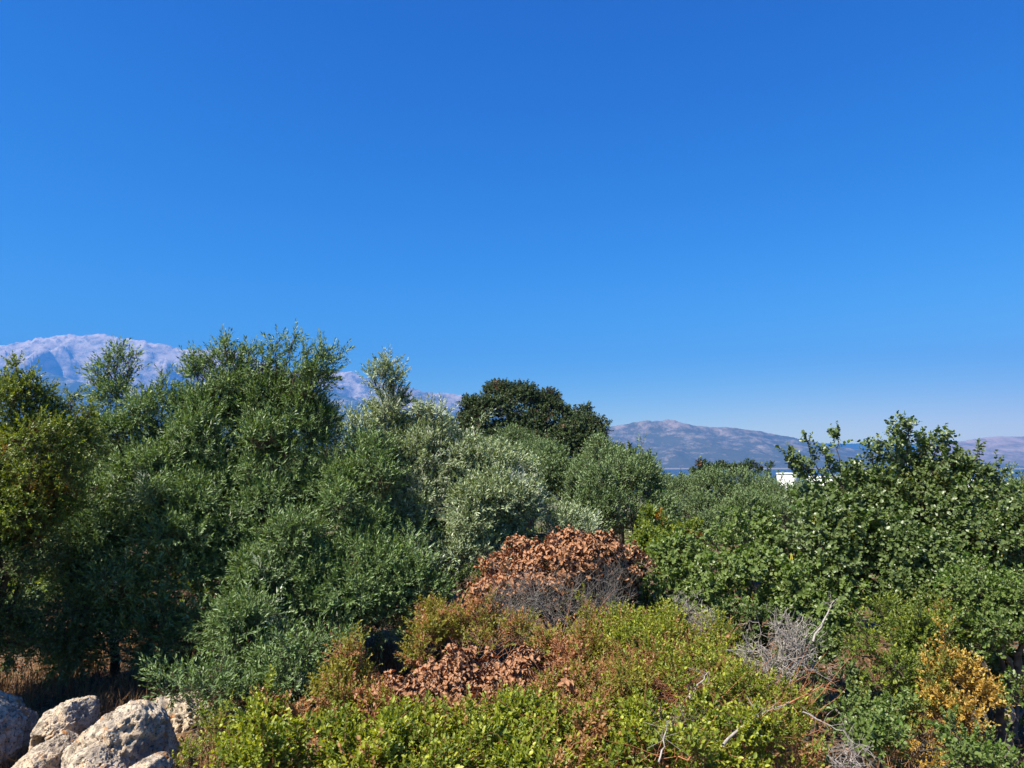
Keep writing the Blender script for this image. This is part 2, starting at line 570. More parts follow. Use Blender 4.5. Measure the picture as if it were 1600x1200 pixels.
# ------------------------------------------------------------------ the setting: ground, sea, mountains, air
def terrain():
    n = 420
    s = np.linspace(-1, 1, n)
    def warp(s, lim):
        return np.sign(s) * (np.abs(s) ** 4.5 * (lim - 30) + np.abs(s) * 30)
    xs = warp(s, 8300)
    s2 = np.linspace(-.35, 1, n)
    ys = warp(s2, 9300)
    X, Y = np.meshgrid(xs, ys)
    Z = ground_z(X, Y)
    V = np.stack([X, Y, Z], -1).reshape(-1, 3)
    i = np.arange(n - 1)
    A = (i[:, None] * n + i[None, :])
    Fc = np.stack([A, A + 1, A + n + 1, A + n], -1).reshape(-1, 4)
    me = raw_mesh('ground', V, Fc, np.full(len(Fc), 4), smooth=True)
    m, nt, N, L = new_mat('dry_earth')
    out = N.new('ShaderNodeOutputMaterial')
    tc = N.new('ShaderNodeTexCoord')
    n1 = noise(N, L, tc.outputs['Object'], 1.3, 6, .6)
    n2 = noise(N, L, tc.outputs['Object'], 22, 4, .6)
    n3 = noise(N, L, tc.outputs['Object'], .06, 4, .6)
    col = mixc(N, L, mapr(N, L, n1, .4, .62), (.10, .058, .034), (.22, .14, .08))
    col = mixc(N, L, mapr(N, L, n2, .45, .7), col, (.09, .055, .032))
    gm = N.new('ShaderNodeNewGeometry')
    sx = N.new('ShaderNodeSeparateXYZ'); L.new(gm.outputs['Position'], sx.inputs[0])
    far = mapr(N, L, sx.outputs[1], 30, 60)
    scrub = mixc(N, L, mapr(N, L, n3, .4, .6), (.055, .08, .03), (.16, .14, .075))
    col = mixc(N, L, far, col, scrub)
    pb = N.new('ShaderNodeBsdfPrincipled')
    L.new(col, pb.inputs['Base Color']); pb.inputs['Roughness'].default_value = .95
    pb.inputs['Specular IOR Level'].default_value = .15
    bp = N.new('ShaderNodeBump'); bp.inputs['Distance'].default_value = .04
    L.new(n2, bp.inputs['Height']); L.new(bp.outputs[0], pb.inputs['Normal'])
    L.new(pb.outputs[0], out.inputs['Surface'])
    link('ground', me, m, None, kind='structure', label='dry brown earth under the shrubs')
terrain()

SEA_Z = -45.0
def sea():
    V = np.array([[-8300, 900, SEA_Z], [8300, 900, SEA_Z], [8300, 9300, SEA_Z], [-8300, 9300, SEA_Z]], float)
    me = raw_mesh('sea', V, np.array([0, 1, 2, 3]), [4])
    m, nt, N, L = new_mat('sea_water')
    out = N.new('ShaderNodeOutputMaterial')
    tc = N.new('ShaderNodeTexCoord')
    pb = N.new('ShaderNodeBsdfPrincipled')
    pb.inputs['Base Color'].default_value = (.035, .055, .075, 1)
    pb.inputs['Roughness'].default_value = .5
    pb.inputs['Specular IOR Level'].default_value = .3
    nn = noise(N, L, tc.outputs['Object'], .05, 6, .7)
    bp = N.new('ShaderNodeBump'); bp.inputs['Distance'].default_value = 3; bp.inputs['Strength'].default_value = .7
    L.new(nn, bp.inputs['Height']); L.new(bp.outputs[0], pb.inputs['Normal'])
    L.new(pb.outputs[0], out.inputs['Surface'])
    link('sea', me, m, None, kind='structure', label='blue sea in the bay below the far hill')
sea()

def hill_mat(name, rock, scrub, z0, z1, patch=.004, seedv=0.0, rockmix=.5):
    """pale limestone showing through scrub; bare rock grows more common with altitude"""
    m, nt, N, L = new_mat(name)
    out = N.new('ShaderNodeOutputMaterial')
    gm = N.new('ShaderNodeNewGeometry')
    mp = N.new('ShaderNodeMapping'); mp.inputs['Location'].default_value = (seedv, seedv * 2, 0)
    mp.inputs['Scale'].default_value = (1, .6, 1.6)
    L.new(gm.outputs['Position'], mp.inputs['Vector'])
    n1 = noise(N, L, mp.outputs[0], patch, 9, .66)
    n2 = noise(N, L, mp.outputs[0], patch * 7, 7, .75)
    sx = N.new('ShaderNodeSeparateXYZ'); L.new(gm.outputs['Position'], sx.inputs[0])
    h = mapr(N, L, sx.outputs[2], z0, z1, -.11, .11)
    ad = N.new('ShaderNodeMath'); ad.operation = 'ADD'; L.new(n1, ad.inputs[0]); L.new(h, ad.inputs[1])
    ad2 = N.new('ShaderNodeMath'); ad2.operation = 'MULTIPLY_ADD'; L.new(n2, ad2.inputs[0]); ad2.inputs[1].default_value = .55
    L.new(ad.outputs[0], ad2.inputs[2])
    f = mapr(N, L, ad2.outputs[0], rockmix + .20, rockmix + .46)
    col = mixc(N, L, f, scrub, rock)
    pb = N.new('ShaderNodeBsdfPrincipled')
    L.new(col, pb.inputs['Base Color']); pb.inputs['Roughness'].default_value = 1
    pb.inputs['Specular IOR Level'].default_value = .1
    L.new(pb.outputs[0], out.inputs['Surface'])
    return m

def ridge(name, prof, dist, front, mat, seed, amp=.16, label='', wl=900., step=5, jag=2.0, power=1.15):
    px = np.arange(prof[0][0], prof[-1][0] + 1, step, dtype=float)
    py = np.interp(px, [p[0] for p in prof], [p[1] for p in prof])
    k = np.ones(5) / 5
    pys = np.convolve(np.pad(py, 2, mode='edge'), k, 'valid')
    q = np.stack([px / 9., px * 0, px * 0], -1)
    pys = pys + (fbm(q, 4, seed, ridged=True) - .5) * jag * 2
    x = (px - 800) / F * dist
    H = CAM_Z + (HOR - pys) / F * dist
    nr = 110
    t = np.linspace(-.35, 1, nr)             # <0 behind the crest, 1 at the foot in front
    base = SEA_Z - 3
    X, Tt = np.meshgrid(x, t)
    Hh = np.repeat(H[None, :], nr, 0)
    Y = dist - Tt * front
    env = np.where(Tt >= 0, (1 - np.clip(Tt, 0, 1)) ** power, 1 - np.abs(Tt) * 1.1)
    pts = np.stack([X / wl, Y / (wl * 1.5), X * 0 + seed], -1).reshape(-1, 3)
    nz = fbm(pts, 7, seed, .55, True).reshape(X.shape) - .92
    mask = np.clip(np.abs(Tt) * 9 + .22, 0, 1) * np.clip((1 - Tt) * 4, 0, 1)
    Z = base + (Hh - base) * env + nz * (Hh - base) * amp * 3.6 * mask
    want = (H - CAM_Z) / dist                                        # erosion must not lower the skyline
    got = ((Z - CAM_Z) / Y).max(0)
    Z = Z + ((want - got) * dist)[None, :] * np.where(Tt >= 0, (1 - Tt), 1 - np.abs(Tt))
    V = np.stack([X, Y, Z], -1).reshape(-1, 3)
    n = len(x)
    i, j = np.arange(nr - 1), np.arange(n - 1)
    A = i[:, None] * n + j[None, :]
    Fc = np.stack([A, A + n, A + n + 1, A + 1], -1).reshape(-1, 4)
    me = raw_mesh(name, V, Fc, np.full(len(Fc), 4), smooth=True)
    return link(name, me, mat, None, kind='structure', label=label)

LIME = (.62, .53, .46)
mat_white = hill_mat('bare_limestone', (.60, .47, .39), (.10, .10, .095), 150, 1150, .011, 3, .50)
mat_foot = hill_mat('scrub_foothill', (.42, .36, .29), (.05, .065, .04), 100, 900, .006, 9, .58)
mat_mid = hill_mat('wooded_range', (.50, .38, .32), (.045, .06, .045), 150, 650, .004, 21, .54)
mat_hill = hill_mat('rocky_hill', (.30, .23, .19), (.065, .068, .052), -40, 330, .013, 33, .53)
mat_pale = hill_mat('pale_dry_hill', (.34, .25, .21), (.14, .115, .09), -40, 300, .008, 51, .42)
ridge('mountain_range', [(-420, 560), (-200, 548), (-90, 545), (0, 537), (50, 528), (90, 519), (115, 522), (140, 518), (156, 520), (180, 526),
      (205, 530), (240, 534), (270, 541), (290, 546), (320, 543), (340, 541), (380, 553), (430, 572), (480, 588), (500, 585),
      (530, 577), (550, 580), (575, 591), (600, 600), (630, 604), (655, 610), (675, 618), (720, 640), (800, 668), (900, 700)],
      8200, 2600, mat_white, 3, .26, 'pale limestone mountain range on the left horizon', 560, jag=4.0)
ridge('foothills', [(-420, 560), (-100, 570), (0, 572), (60, 578), (120, 596), (200, 622), (300, 640), (430, 610), (500, 605), (600, 640), (700, 670), (820, 700), (900, 712)],
      6400, 1700, mat_foot, 8, .15, 'dark wooded foothills in front of the pale mountains', 600, jag=1.5)
ridge('middle_range', [(560, 640), (600, 620), (640, 612), (670, 613), (700, 614), (720, 617), (760, 626), (820, 645), (900, 672), (980, 700), (1060, 712)],
      7300, 2000, mat_mid, 14, .14, 'blue range behind the evergreen oak', 700, jag=1.2)
ridge('far_ridge', [(1080, 712), (1150, 697), (1240, 691), (1300, 693), (1400, 694), (1480, 691), (1560, 694), (1700, 690), (1900, 700)],
      8900, 1700, mat_mid, 26, .12, 'faint blue ridge far behind the carob tree', 700, jag=1.0)
ridge('hill', [(780, 708), (860, 694), (930, 672), (960, 665), (985, 662), (1003, 657), (1018, 658), (1030, 659), (1046, 654), (1058, 657), (1072, 663), (1100, 666),
      (1150, 668), (1200, 676), (1240, 684), (1290, 694), (1350, 703), (1420, 713), (1480, 716)],
      4600, 1100, mat_hill, 31, .16, 'broad rocky hill across the bay', 420, jag=1.6)
ridge('pale_hill', [(1380, 716), (1430, 703), (1480, 692), (1520, 687), (1545, 682), (1600, 682), (1680, 676), (1800, 670), (2000, 680)],
      5400, 1300, mat_pale, 44, .10, 'pale dry hill at the right edge', 500, jag=1.0)

def coast():
    """narrow pale shore at the foot of the hill"""
    x = np.arange(-300, 3400, 40.)
    y0 = 3440 + (vnoise(np.stack([x / 300, x * 0, x * 0], -1), 4) - .5) * 60
    V, n = [], len(x)
    for i in range(n):
        V += [[x[i], y0[i], SEA_Z - 1], [x[i], y0[i] + 12, SEA_Z + 3 + 2 * random.random()], [x[i], y0[i] + 140, SEA_Z + 5]]
    Fc = []
    for i in range(n - 1):
        for k in range(2):
            a = i * 3 + k
            Fc.append([a, a + 3, a + 4, a + 1])
    m = hill_mat('shore_rock', (.20, .18, .16), (.12, .11, .10), -60, 0, .02, 5, .2)
    link('beach', raw_mesh('beach', np.array(V, float), np.array(Fc), np.full(len(Fc), 4)), m, None, kind='structure', label='thin pale shoreline under the far hill')
coast()

def haze():
    x0, x1, y0, y1, z0, z1 = -8600, 8600, -400, 9700, -75, 1430
    V = np.array([[x, y, z] for z in (z0, z1) for y in (y0, y1) for x in (x0, x1)], float)
    Fc = np.array([[0, 2, 3, 1], [4, 5, 7, 6], [0, 1, 5, 4], [2, 6, 7, 3], [0, 4, 6, 2], [1, 3, 7, 5]])
    m, nt, N, L = new_mat('haze_air')
    out = N.new('ShaderNodeOutputMaterial')
    pv = N.new('ShaderNodeVolumePrincipled')
    pv.inputs['Color'].default_value = (.068, .310, .84, 1)
    pv.inputs['Density'].default_value = 1.5e-4
    pv.inputs['Anisotropy'].default_value = 0.0
    L.new(pv.outputs[0], out.inputs['Volume'])
    link('haze', raw_mesh('haze', V, Fc, np.full(6, 4)), m, None, kind='stuff', label='thin blue haze over the whole view')
haze()

# ------------------------------------------------------------------ boulders
def rock_mat():
    m, nt, N, L = new_mat('weathered_limestone')
    out = N.new('ShaderNodeOutputMaterial')
    tc = N.new('ShaderNodeTexCoord')
    v = tc.outputs['Object']
    n1 = noise(N, L, v, 2.2, 8, .62)
    n2 = noise(N, L, v, 11, 8, .7)
    n3 = noise(N, L, v, 38, 5, .7)
    n4 = noise(N, L, v, 5.5, 6, .6)
    col = mixc(N, L, mapr(N, L, n2, .42, .60), (.36, .29, .22), (.80, .66, .50))
    col = mixc(N, L, mapr(N, L, n1, .50, .58, 0, .75), col, (.84, .64, .43))          # fresh creamy faces
    col = mixc(N, L, mapr(N, L, n4, .56, .62, 0, .75), col, (.20, .19, .18))         # grey lichen
    col = mixc(N, L, mapr(N, L, n3, .55, .61, 0, .9), col, (.07, .06, .055))         # black spots
    wv = noise(N, L, v, 7.3, 5, .6)
    mu = N.new('ShaderNodeMath'); mu.operation = 'MULTIPLY'
    L.new(mapr(N, L, wv, .58, .66), mu.inputs[0]); L.new(mapr(N, L, n2, .46, .52), mu.inputs[1])
    col = mixc(N, L, mu.outputs[0], col, (.50, .24, .09))                            # orange lichen
    pb = N.new('ShaderNodeBsdfPrincipled')
    L.new(col, pb.inputs['Base Color']); pb.inputs['Roughness'].default_value = .93
    pb.inputs['Specular IOR Level'].default_value = .2
    ad = N.new('ShaderNodeMath'); ad.operation = 'MULTIPLY_ADD'
    L.new(n3, ad.inputs[0]); ad.inputs[1].default_value = .45; L.new(n2, ad.inputs[2])
    bp = N.new('ShaderNodeBump'); bp.inputs['Distance'].default_value = .06; bp.inputs['Strength'].default_value = 1.0
    L.new(ad.outputs[0], bp.inputs['Height']); L.new(bp.outputs[0], pb.inputs['Normal'])
    L.new(pb.outputs[0], out.inputs['Surface'])
    return m
M['rock'] = rock_mat()

def ico(sub):
    import bmesh
    bm = bmesh.new()
    bmesh.ops.create_icosphere(bm, subdivisions=sub, radius=1)
    V = np.array([v.co[:] for v in bm.verts]); Fc = np.array([[v.index for v in f.verts] for f in bm.faces])
    bm.free()
    return V, Fc
ICO = {}

def boulder(label, outline, d, depth, seed, sub=6, rough=.10, pits=(), tilt=.12, group='limestone boulders in the corner', name='boulder', mat='rock', sharp=14):
    """closed stone whose side view follows the outline (photograph positions, at distance d) and whose body goes back 'depth' metres"""
    if sub not in ICO:
        ICO[sub] = ico(sub)
    V, Fc = ICO[sub]
    rng = np.random.default_rng(seed)
    pts = np.array([P(x, y, d) for x, y in outline])
    c2 = pts.mean(0)
    rel = pts - c2
    ang = np.arctan2(rel[:, 2], rel[:, 0]); rad = np.hypot(rel[:, 0], rel[:, 2])
    o = np.argsort(ang); ang, rad = ang[o], rad[o]
    ang = np.concatenate([ang - 2 * math.pi, ang, ang + 2 * math.pi]); rad = np.concatenate([rad, rad, rad])
    th = np.arctan2(V[:, 2], V[:, 0])
    X, Z = rel[:, 0][o], rel[:, 2][o]
    fine = np.linspace(-math.pi, math.pi, 721)
    # exact polygon radius
    Xc, Zc = np.append(X, X[0]), np.append(Z, Z[0])
    pr = np.zeros_like(fine)
    for i in range(len(X)):
        x0, z0, x1, z1 = Xc[i], Zc[i], Xc[i + 1], Zc[i + 1]
        den = (x1 - x0) * np.sin(fine) - (z1 - z0) * np.cos(fine)
        den = np.where(np.abs(den) < 1e-9, 1e-9, den)
        r = ((x1 - x0) * z0 - (z1 - z0) * x0) / den
        px_, pz_ = r * np.cos(fine), r * np.sin(fine)
        s = ((px_ - x0) * (x1 - x0) + (pz_ - z0) * (z1 - z0)) / max((x1 - x0) ** 2 + (z1 - z0) ** 2, 1e-9)
        ok = (r > 0) & (s >= -1e-3) & (s <= 1.001)
        pr = np.where(ok & (pr == 0), r, pr)
    pr = np.where(pr == 0, rad.mean(), pr)
    kk = np.ones(9) / 9
    pr = np.convolve(np.pad(pr, 4, mode='wrap'), kk, 'valid')
    rr = np.interp(th, fine, pr)
    rho = np.hypot(V[:, 0], V[:, 2])
    # body profile from front to back: blunt, faceted
    fac = norm(rng.normal(size=(sharp, 3)))
    fd = rng.uniform(.72, .95, sharp)
    lim = np.full(len(V), 9.)
    for k in range(sharp):
        dt = V @ fac[k]
        lim = np.minimum(lim, np.where(dt > .05, fd[k] / np.maximum(dt, .05), 9))
    lim = np.minimum(lim, 1.0)
    keep = np.clip(rho, 0, 1) ** 4                     # leave the outline itself alone
    lim = lim * (1 - keep) + keep
    W = np.stack([V[:, 0] / np.maximum(rho, 1e-6) * rr * rho ** .8, V[:, 1] * depth * .5, V[:, 2] / np.maximum(rho, 1e-6) * rr * rho ** .8], -1)
    W = W * lim[:, None]
    size = rad.mean()
    for k in range(38):                                             # broken, angular faces
        pn = norm(rng.normal(size=3) * np.array([1, 1.2, 1]))
        h_ = W @ pn
        over = h_ - h_.max() * rng.uniform(.74, .95)
        W = W - np.clip(over, 0, None)[:, None] * pn * .93
    W[:, 1] += tilt * (W[:, 2]) # the top leans away from the viewer
    nrm = norm(W / np.array([size, depth * .5, size]) ** 2)
    n1 = fbm(W / size * 1.6 + seed, 5, seed, .55) - .5
    n2 = fbm(W / size * 5 + seed, 5, seed + 9, .6, True) - .55
    n3 = fbm(W / size * 16 + seed, 3, seed + 5, .6) - .5
    cr = fbm(W / size * 3.1 + seed * 3, 4, seed + 31, .5)
    crack = -np.exp(-((cr - .5) / .018) ** 2)                       # narrow solution cracks
    pit = -sstep(fbm(W / size * 9 + seed, 2, seed + 41), .62, .80)    # small weathering pits
    W = W + nrm * (n1 * rough * 1.5 + n2 * rough * 1.0 + n3 * rough * .7 + crack * rough * .45 + pit * rough * .9)[:, None] * size
    ow = W.copy()
    for axis, col_ in ((0, 0), (2, 1)):                              # displaced stone is fitted back into its outline
        k = (d + W[:, 1]) / d
        pr_ = ((W[:, axis] + c2[axis] - (CAM_Z if axis == 2 else 0)) / k)
        tgt = pts[:, axis] - (CAM_Z if axis == 2 else 0)
        s_ = (tgt.max() - tgt.min()) / (pr_.max() - pr_.min())
        W[:, axis] *= s_
        pr_ = ((W[:, axis] + c2[axis] - (CAM_Z if axis == 2 else 0)) / k)
        W[:, axis] += tgt.max() - pr_.max()
    for (hx, hy, hr, hd) in pits:
        h = P(hx, hy, d) - c2
        dd = np.hypot(W[:, 0] - h[0], W[:, 2] - h[2]) / (hr * d / F)
        front = W[:, 1] < .05
        W[:, 1] += np.where(front, hd * np.exp(-dd ** 4), 0)
    org = c2.copy(); org[1] = d
    me = raw_mesh(name, W, Fc, np.full(len(Fc), 3), smooth=True)
    ob = link(name, me, M[mat], None, label=label, category='rock', group=group)
    ob.location = org
    return ob

boulder('big cream limestone boulder with a rounded peak, bottom left',
        [(128, 1162), (150, 1144), (176, 1120), (200, 1098), (222, 1092), (248, 1098), (260, 1118), (264, 1160), (274, 1200), (278, 1260), (180, 1270), (110, 1260), (94, 1205), (110, 1178)],
        5.6, 1.0, 5, rough=.10, pits=[(169, 1162, 4, .1), (227, 1122, 4, .05)])
boulder('grey limestone rock with a pointed tip and a dark hollow',
        [(56, 1142), (62, 1118), (84, 1104), (110, 1098), (134, 1086), (146, 1098), (156, 1124), (152, 1156), (136, 1182), (100, 1195), (66, 1184), (54, 1160)],
        6.1, .9, 8, rough=.12, pits=[(92, 1146, 11, .28)])
boulder('small ledge stained orange between the pointed rock and the big boulder',
        [(136, 1134), (150, 1122), (172, 1124), (190, 1136), (196, 1170), (165, 1190), (134, 1180)], 5.85, .7, 17, sub=5, rough=.11)
boulder('low speckled rock sloping to the bottom edge, left of the big boulder',
        [(24, 1215), (36, 1170), (48, 1144), (60, 1140), (90, 1152), (118, 1168), (128, 1185), (120, 1230), (100, 1270), (40, 1270)],
        5.55, 1.1, 13, rough=.11, pits=[(112, 1166, 5, .15)])
boulder('pale rock wedge at the foot of the big boulder',
        [(92, 1210), (106, 1180), (130, 1158), (150, 1160), (172, 1184), (200, 1215), (190, 1270), (100, 1270)],
        5.15, .8, 21, rough=.10, pits=[(139, 1184, 6, .08)])
boulder('shaded grey rock at the left edge of the picture',
        [(-70, 1110), (-30, 1088), (0, 1078), (10, 1082), (28, 1104), (50, 1116), (60, 1128), (54, 1150), (36, 1180), (14, 1250), (-60, 1250)],
        6.4, .9, 34, rough=.11)
boulder('small whitish slab leaning on the big boulder at the bottom edge',
        [(192, 1200), (208, 1182), (232, 1174), (256, 1176), (264, 1192), (272, 1215), (262, 1260), (200, 1260)],
        5.1, .7, 41, sub=5, rough=.09)
boulder('dark rock in the shade of the olive, behind the big boulder',
        [(212, 1106), (232, 1084), (250, 1078), (300, 1088), (340, 1110), (350, 1150), (345, 1200), (300, 1240), (240, 1230), (215, 1160)],
        7.3, 1.0, 52, rough=.12)
boulder('lone cream stone lying among dead twigs',
        [(930, 946), (935, 934), (947, 930), (960, 934), (967, 946), (964, 1020), (934, 1020)], 8.4, .3, 60, sub=5, rough=.08, group=None)
for k, (x, y, r, d, lab) in enumerate([
        (366, 1042, 16, 9.2, 'sunlit brown stone showing through the olive foliage'),
        (378, 1070, 18, 8.6, 'pale stone under the lower olive branches'),
        (405, 948, 7, 10.2, 'tiny pinkish stone glimpsed inside the dark olive'),
        (1578, 1108, 9, 7.3, 'small tan stone near the right edge')]):
    boulder(lab, [(x - r, y + r * .4), (x - r * .7, y - r * .5), (x, y - r * .7), (x + r * .8, y - r * .4), (x + r, y + r * .5), (x + r * .6, y + r * 2.5), (x - r * .6, y + r * 2.5)],
            d, r * 2 * d / F, 70 + k, sub=4, rough=.1, group=None)

# ------------------------------------------------------------------ white houses beyond the grove
def plaster(name, c):
    m, nt, N, L = new_mat(name)
    out = N.new('ShaderNodeOutputMaterial')
    tc = N.new('ShaderNodeTexCoord')
    n1 = noise(N, L, tc.outputs['Object'], 3, 5, .6)
    col = mixc(N, L, mapr(N, L, n1, .3, .8), c, tuple(x * .9 for x in c))
    pb = N.new('ShaderNodeBsdfPrincipled')
    L.new(col, pb.inputs['Base Color']); pb.inputs['Roughness'].default_value = .85
    L.new(pb.outputs[0], out.inputs['Surface'])
    return m
M['plaster'] = plaster('white_plaster', (.82, .81, .78))
M['glassd'] = plaster('dark_window', (.05, .06, .07))
M['roofp'] = plaster('roof_slab', (.70, .68, .64))

def box_mesh(name, x0, x1, y0, y1, z0, z1, mat, parent):
    V = np.array([[x, y, z] for z in (z0, z1) for y in (y0, y1) for x in (x0, x1)], float)
    Fc = np.array([[0, 2, 3, 1], [4, 5, 7, 6], [0, 1, 5, 4], [2, 6, 7, 3], [0, 4, 6, 2], [1, 3, 7, 5]])
    o = link(name, raw_mesh(name, V, Fc, np.full(6, 4)), mat, parent)
    o.location = (0, 0, 0)
    return o

def house(label, px, d, w, dep, py_top, rot):
    p = P(px, py_top, d)
    gz = float(ground_z(np.array([p[0]]), np.array([p[1]]))[0])
    T = thing('house', (p[0], p[1], gz - .2), label, 'house', 'white flat roofed houses beyond the trees')
    T.rotation_euler = (0, 0, rot)
    h = p[2] - gz + .2
    wl = box_mesh('wall', -w / 2, w / 2, 0, dep, 0, h - .25, M['plaster'], T)
    box_mesh('parapet', -w / 2 - .08, w / 2 + .08, -.08, dep + .08, h - .248, h, M['plaster'], T)
    for i in range(max(2, int(w / 2.4))):
        cx = -w / 2 + (i + .5) * w / max(2, int(w / 2.4))
        for zz in (h - 3.1, h - 5.9):
            if zz > .4:
                wi = box_mesh('window', cx - .45, cx + .45, -.04, .05, zz, zz + 1.1, M['plaster'], T)
                g = box_mesh('pane', cx - .38, cx + .38, -.06, -.042, zz + .08, zz + 1.02, M['glassd'], wi)
    wi = box_mesh('window', w / 2 - .05, w / 2 + .04, dep * .3, dep * .3 + .8, h - 2.3, h - 1.2, M['plaster'], T)
    box_mesh('pane', w / 2 + .042, w / 2 + .06, dep * .3 + .08, dep * .3 + .72, h - 2.22, h - 1.28, M['glassd'], wi)
house('white flat roofed house left of the carob tips', 1227, 118, 2.6, 3.2, 739, math.radians(-28))
house('white house mostly hidden behind the carob crown', 1292, 124, 4, 6, 745, math.radians(-10))
house('white house seen through the right end of the carob crown', 1554, 128, 4, 5, 750, math.radians(8))

# ------------------------------------------------------------------ trees in the distance and middle distance
plant('oak_tree', 'round dark evergreen oak standing above the olive grove', 'tree',
      [(800, 640, 56, 48, 32), (770, 655, 50, 42, 31.5), (850, 660, 60, 50, 32), (900, 690, 52, 50, 31), (735, 630, 17, 14, 31.5, .5), (743, 650, 30, 20, 31.5),
       (725, 700, 50, 38, 31), (812, 700, 70, 42, 30.5), (930, 668, 13, 14, 31, .5), (925, 710, 38, 30, 30.5), (790, 612, 22, 17, 32), (858, 628, 22, 16, 32), (900, 650, 26, 17, 32)],
      'oak', 'oak', 101, sub_r=.52, cover=1.5, dens=62, up=.25, base=(825, 32), trunk_r=.28, wood='bark_dark', stem=.006, gap=.22, fill=.15, stray=0)
plant('oak_tree', 'dark evergreen tree sloping down to the gap with the sea', 'tree',
      [(985, 740, 32, 32, 28), (1012, 752, 32, 28, 28), (960, 722, 22, 24, 28), (1035, 765, 18, 18, 27), (962, 706, 7, 7, 28, .3), (984, 703, 6, 8, 28, .3)],
      'oak', 'oak', 102, sub_r=.42, cover=1.5, dens=70, up=.25, base=(990, 28), trunk_r=.16, wood='bark_dark', stem=.005, gap=.2, fill=.15, stray=0)
for k, (el, lab) in enumerate([
        ([(1096, 737, 13, 12, 46), (1108, 742, 10, 9, 46)], 'small round dark tree at the edge of the sea gap'),
        ([(1126, 734, 16, 9, 47), (1145, 736, 12, 8, 47)], 'second small dark tree, low and wide beside the round one'),
        ([(1168, 728, 7, 6, 47), (1160, 737, 12, 8, 47), (1180, 735, 10, 7, 47)], 'small dark tree with a pointed top above the pale olive'),
        ([(1199, 732, 4, 4, 47, .3), (1199, 745, 4, 8, 47, .3)], 'tiny lone sapling left of the white house')]):
    plant('oak_tree', lab, 'tree', el, 'oak_f', 'oak', 110 + k, sub_r=.35, cover=2.0, dens=60, base=(el[0][0], 46.5), trunk_r=.10, wood='bark_dark', stem=0, gap=.1,
          fill=.15, back=.2, group='small dark trees by the sea gap')
plant('olive_tree', 'grey green olive just below the evergreen oak', 'tree',
      [(800, 705, 40, 28, 23), (770, 715, 36, 26, 23), (835, 722, 34, 28, 22)], 'olive_m', 'olive_far', 120, sub_r=.30, cover=1.6, dens=120, up=.8,
      base=(805, 23), trunk_r=.14, stem=.003, back=.2)
plant('olive_tree', 'soft feathery olive in front of the right half of the oak', 'tree',
      [(860, 750, 42, 42, 19), (835, 745, 30, 30, 19), (895, 765, 36, 38, 18.5), (875, 725, 18, 20, 19)], 'olive_m', 'olive_far', 121, sub_r=.30, cover=1.6, dens=130, up=.9,
      base=(865, 19), trunk_r=.14, stem=.003, back=.2)
plant('olive_tree', 'full rounded olive in the centre of the grove', 'tree',
      [(945, 745, 45, 48, 18), (985, 770, 50, 48, 17), (940, 790, 55, 48, 16.5), (1000, 800, 45, 42, 16.5), (930, 710, 22, 20, 18), (970, 720, 24, 20, 18)],
      'olive_m', 'olive_far', 122, sub_r=.30, cover=1.6, dens=140, up=.9, base=(960, 17.5), trunk_r=.16, stem=.003, back=.2)
plant('olive_tree', 'small light green olive behind the bright shrub', 'tree',
      [(1055, 780, 26, 32, 24), (1045, 800, 28, 32, 23), (1075, 770, 20, 22, 25)], 'olive_m', 'olive_far', 123, sub_r=.30, cover=1.6, dens=110, up=.9,
      base=(1055, 24), trunk_r=.12, stem=.003, back=.2)
plant('olive_tree', 'pale wide olive below the small dark trees', 'tree',
      [(1125, 780, 42, 38, 21), (1160, 770, 40, 36, 21), (1202, 784, 38, 34, 20), (1140, 820, 50, 42, 19), (1200, 828, 50, 42, 19), (1090, 810, 30, 42, 20), (1238, 784, 22, 24, 21)],
      'olive_m', 'olive_far', 124, sub_r=.32, cover=1.6, dens=125, up=.9, base=(1160, 20), trunk_r=.16, stem=.003, back=.2)
plant('olive_tree', 'olive behind the right edge of the carob', 'tree',
      [(1585, 790, 45, 34, 18), (1640, 780, 50, 34, 18)], 'olive_m', 'olive_far', 125, sub_r=.30, cover=1.6, dens=120, up=.9,
      base=(1600, 18), trunk_r=.14, stem=.003, back=.2,
      shoots=[(1580, 765, 1578, 735, 17.5, 5, 10), (1592, 765, 1598, 742, 17.5, 5, 10)])

# ------------------------------------------------------------------ near olives
plant('olive_tree', 'big silvery olive catching the light, right of the dark olives', 'tree',
      [(605, 640, 34, 48, 10.3), (640, 700, 50, 52, 10.3), (690, 740, 62, 62, 10.2), (765, 775, 75, 66, 10.2), (830, 805, 62, 55, 10.2), (880, 835, 50, 42, 10.3),
       (640, 780, 70, 80, 10), (730, 840, 80, 70, 9.8), (560, 680, 45, 50, 10.3), (810, 755, 45, 38, 10.8), (735, 725, 40, 32, 10.8)],
      'olive', 'olive_silver', 200, sub_r=.24, cover=1.5, dens=270, up=.8, base=(690, 10.4), trunk_r=.12, back=.2, gap=.34, relief=.42,
      shoots=[(600, 610, 606, 568, 10.1, 16, 60), (590, 610, 588, 580, 10.1, 12, 35), (615, 615, 622, 585, 10.1, 12, 35), (655, 650, 655, 640, 10, 8, 12),
              (672, 670, 676, 640, 10, 10, 24), (690, 680, 688, 645, 10, 9, 20)])
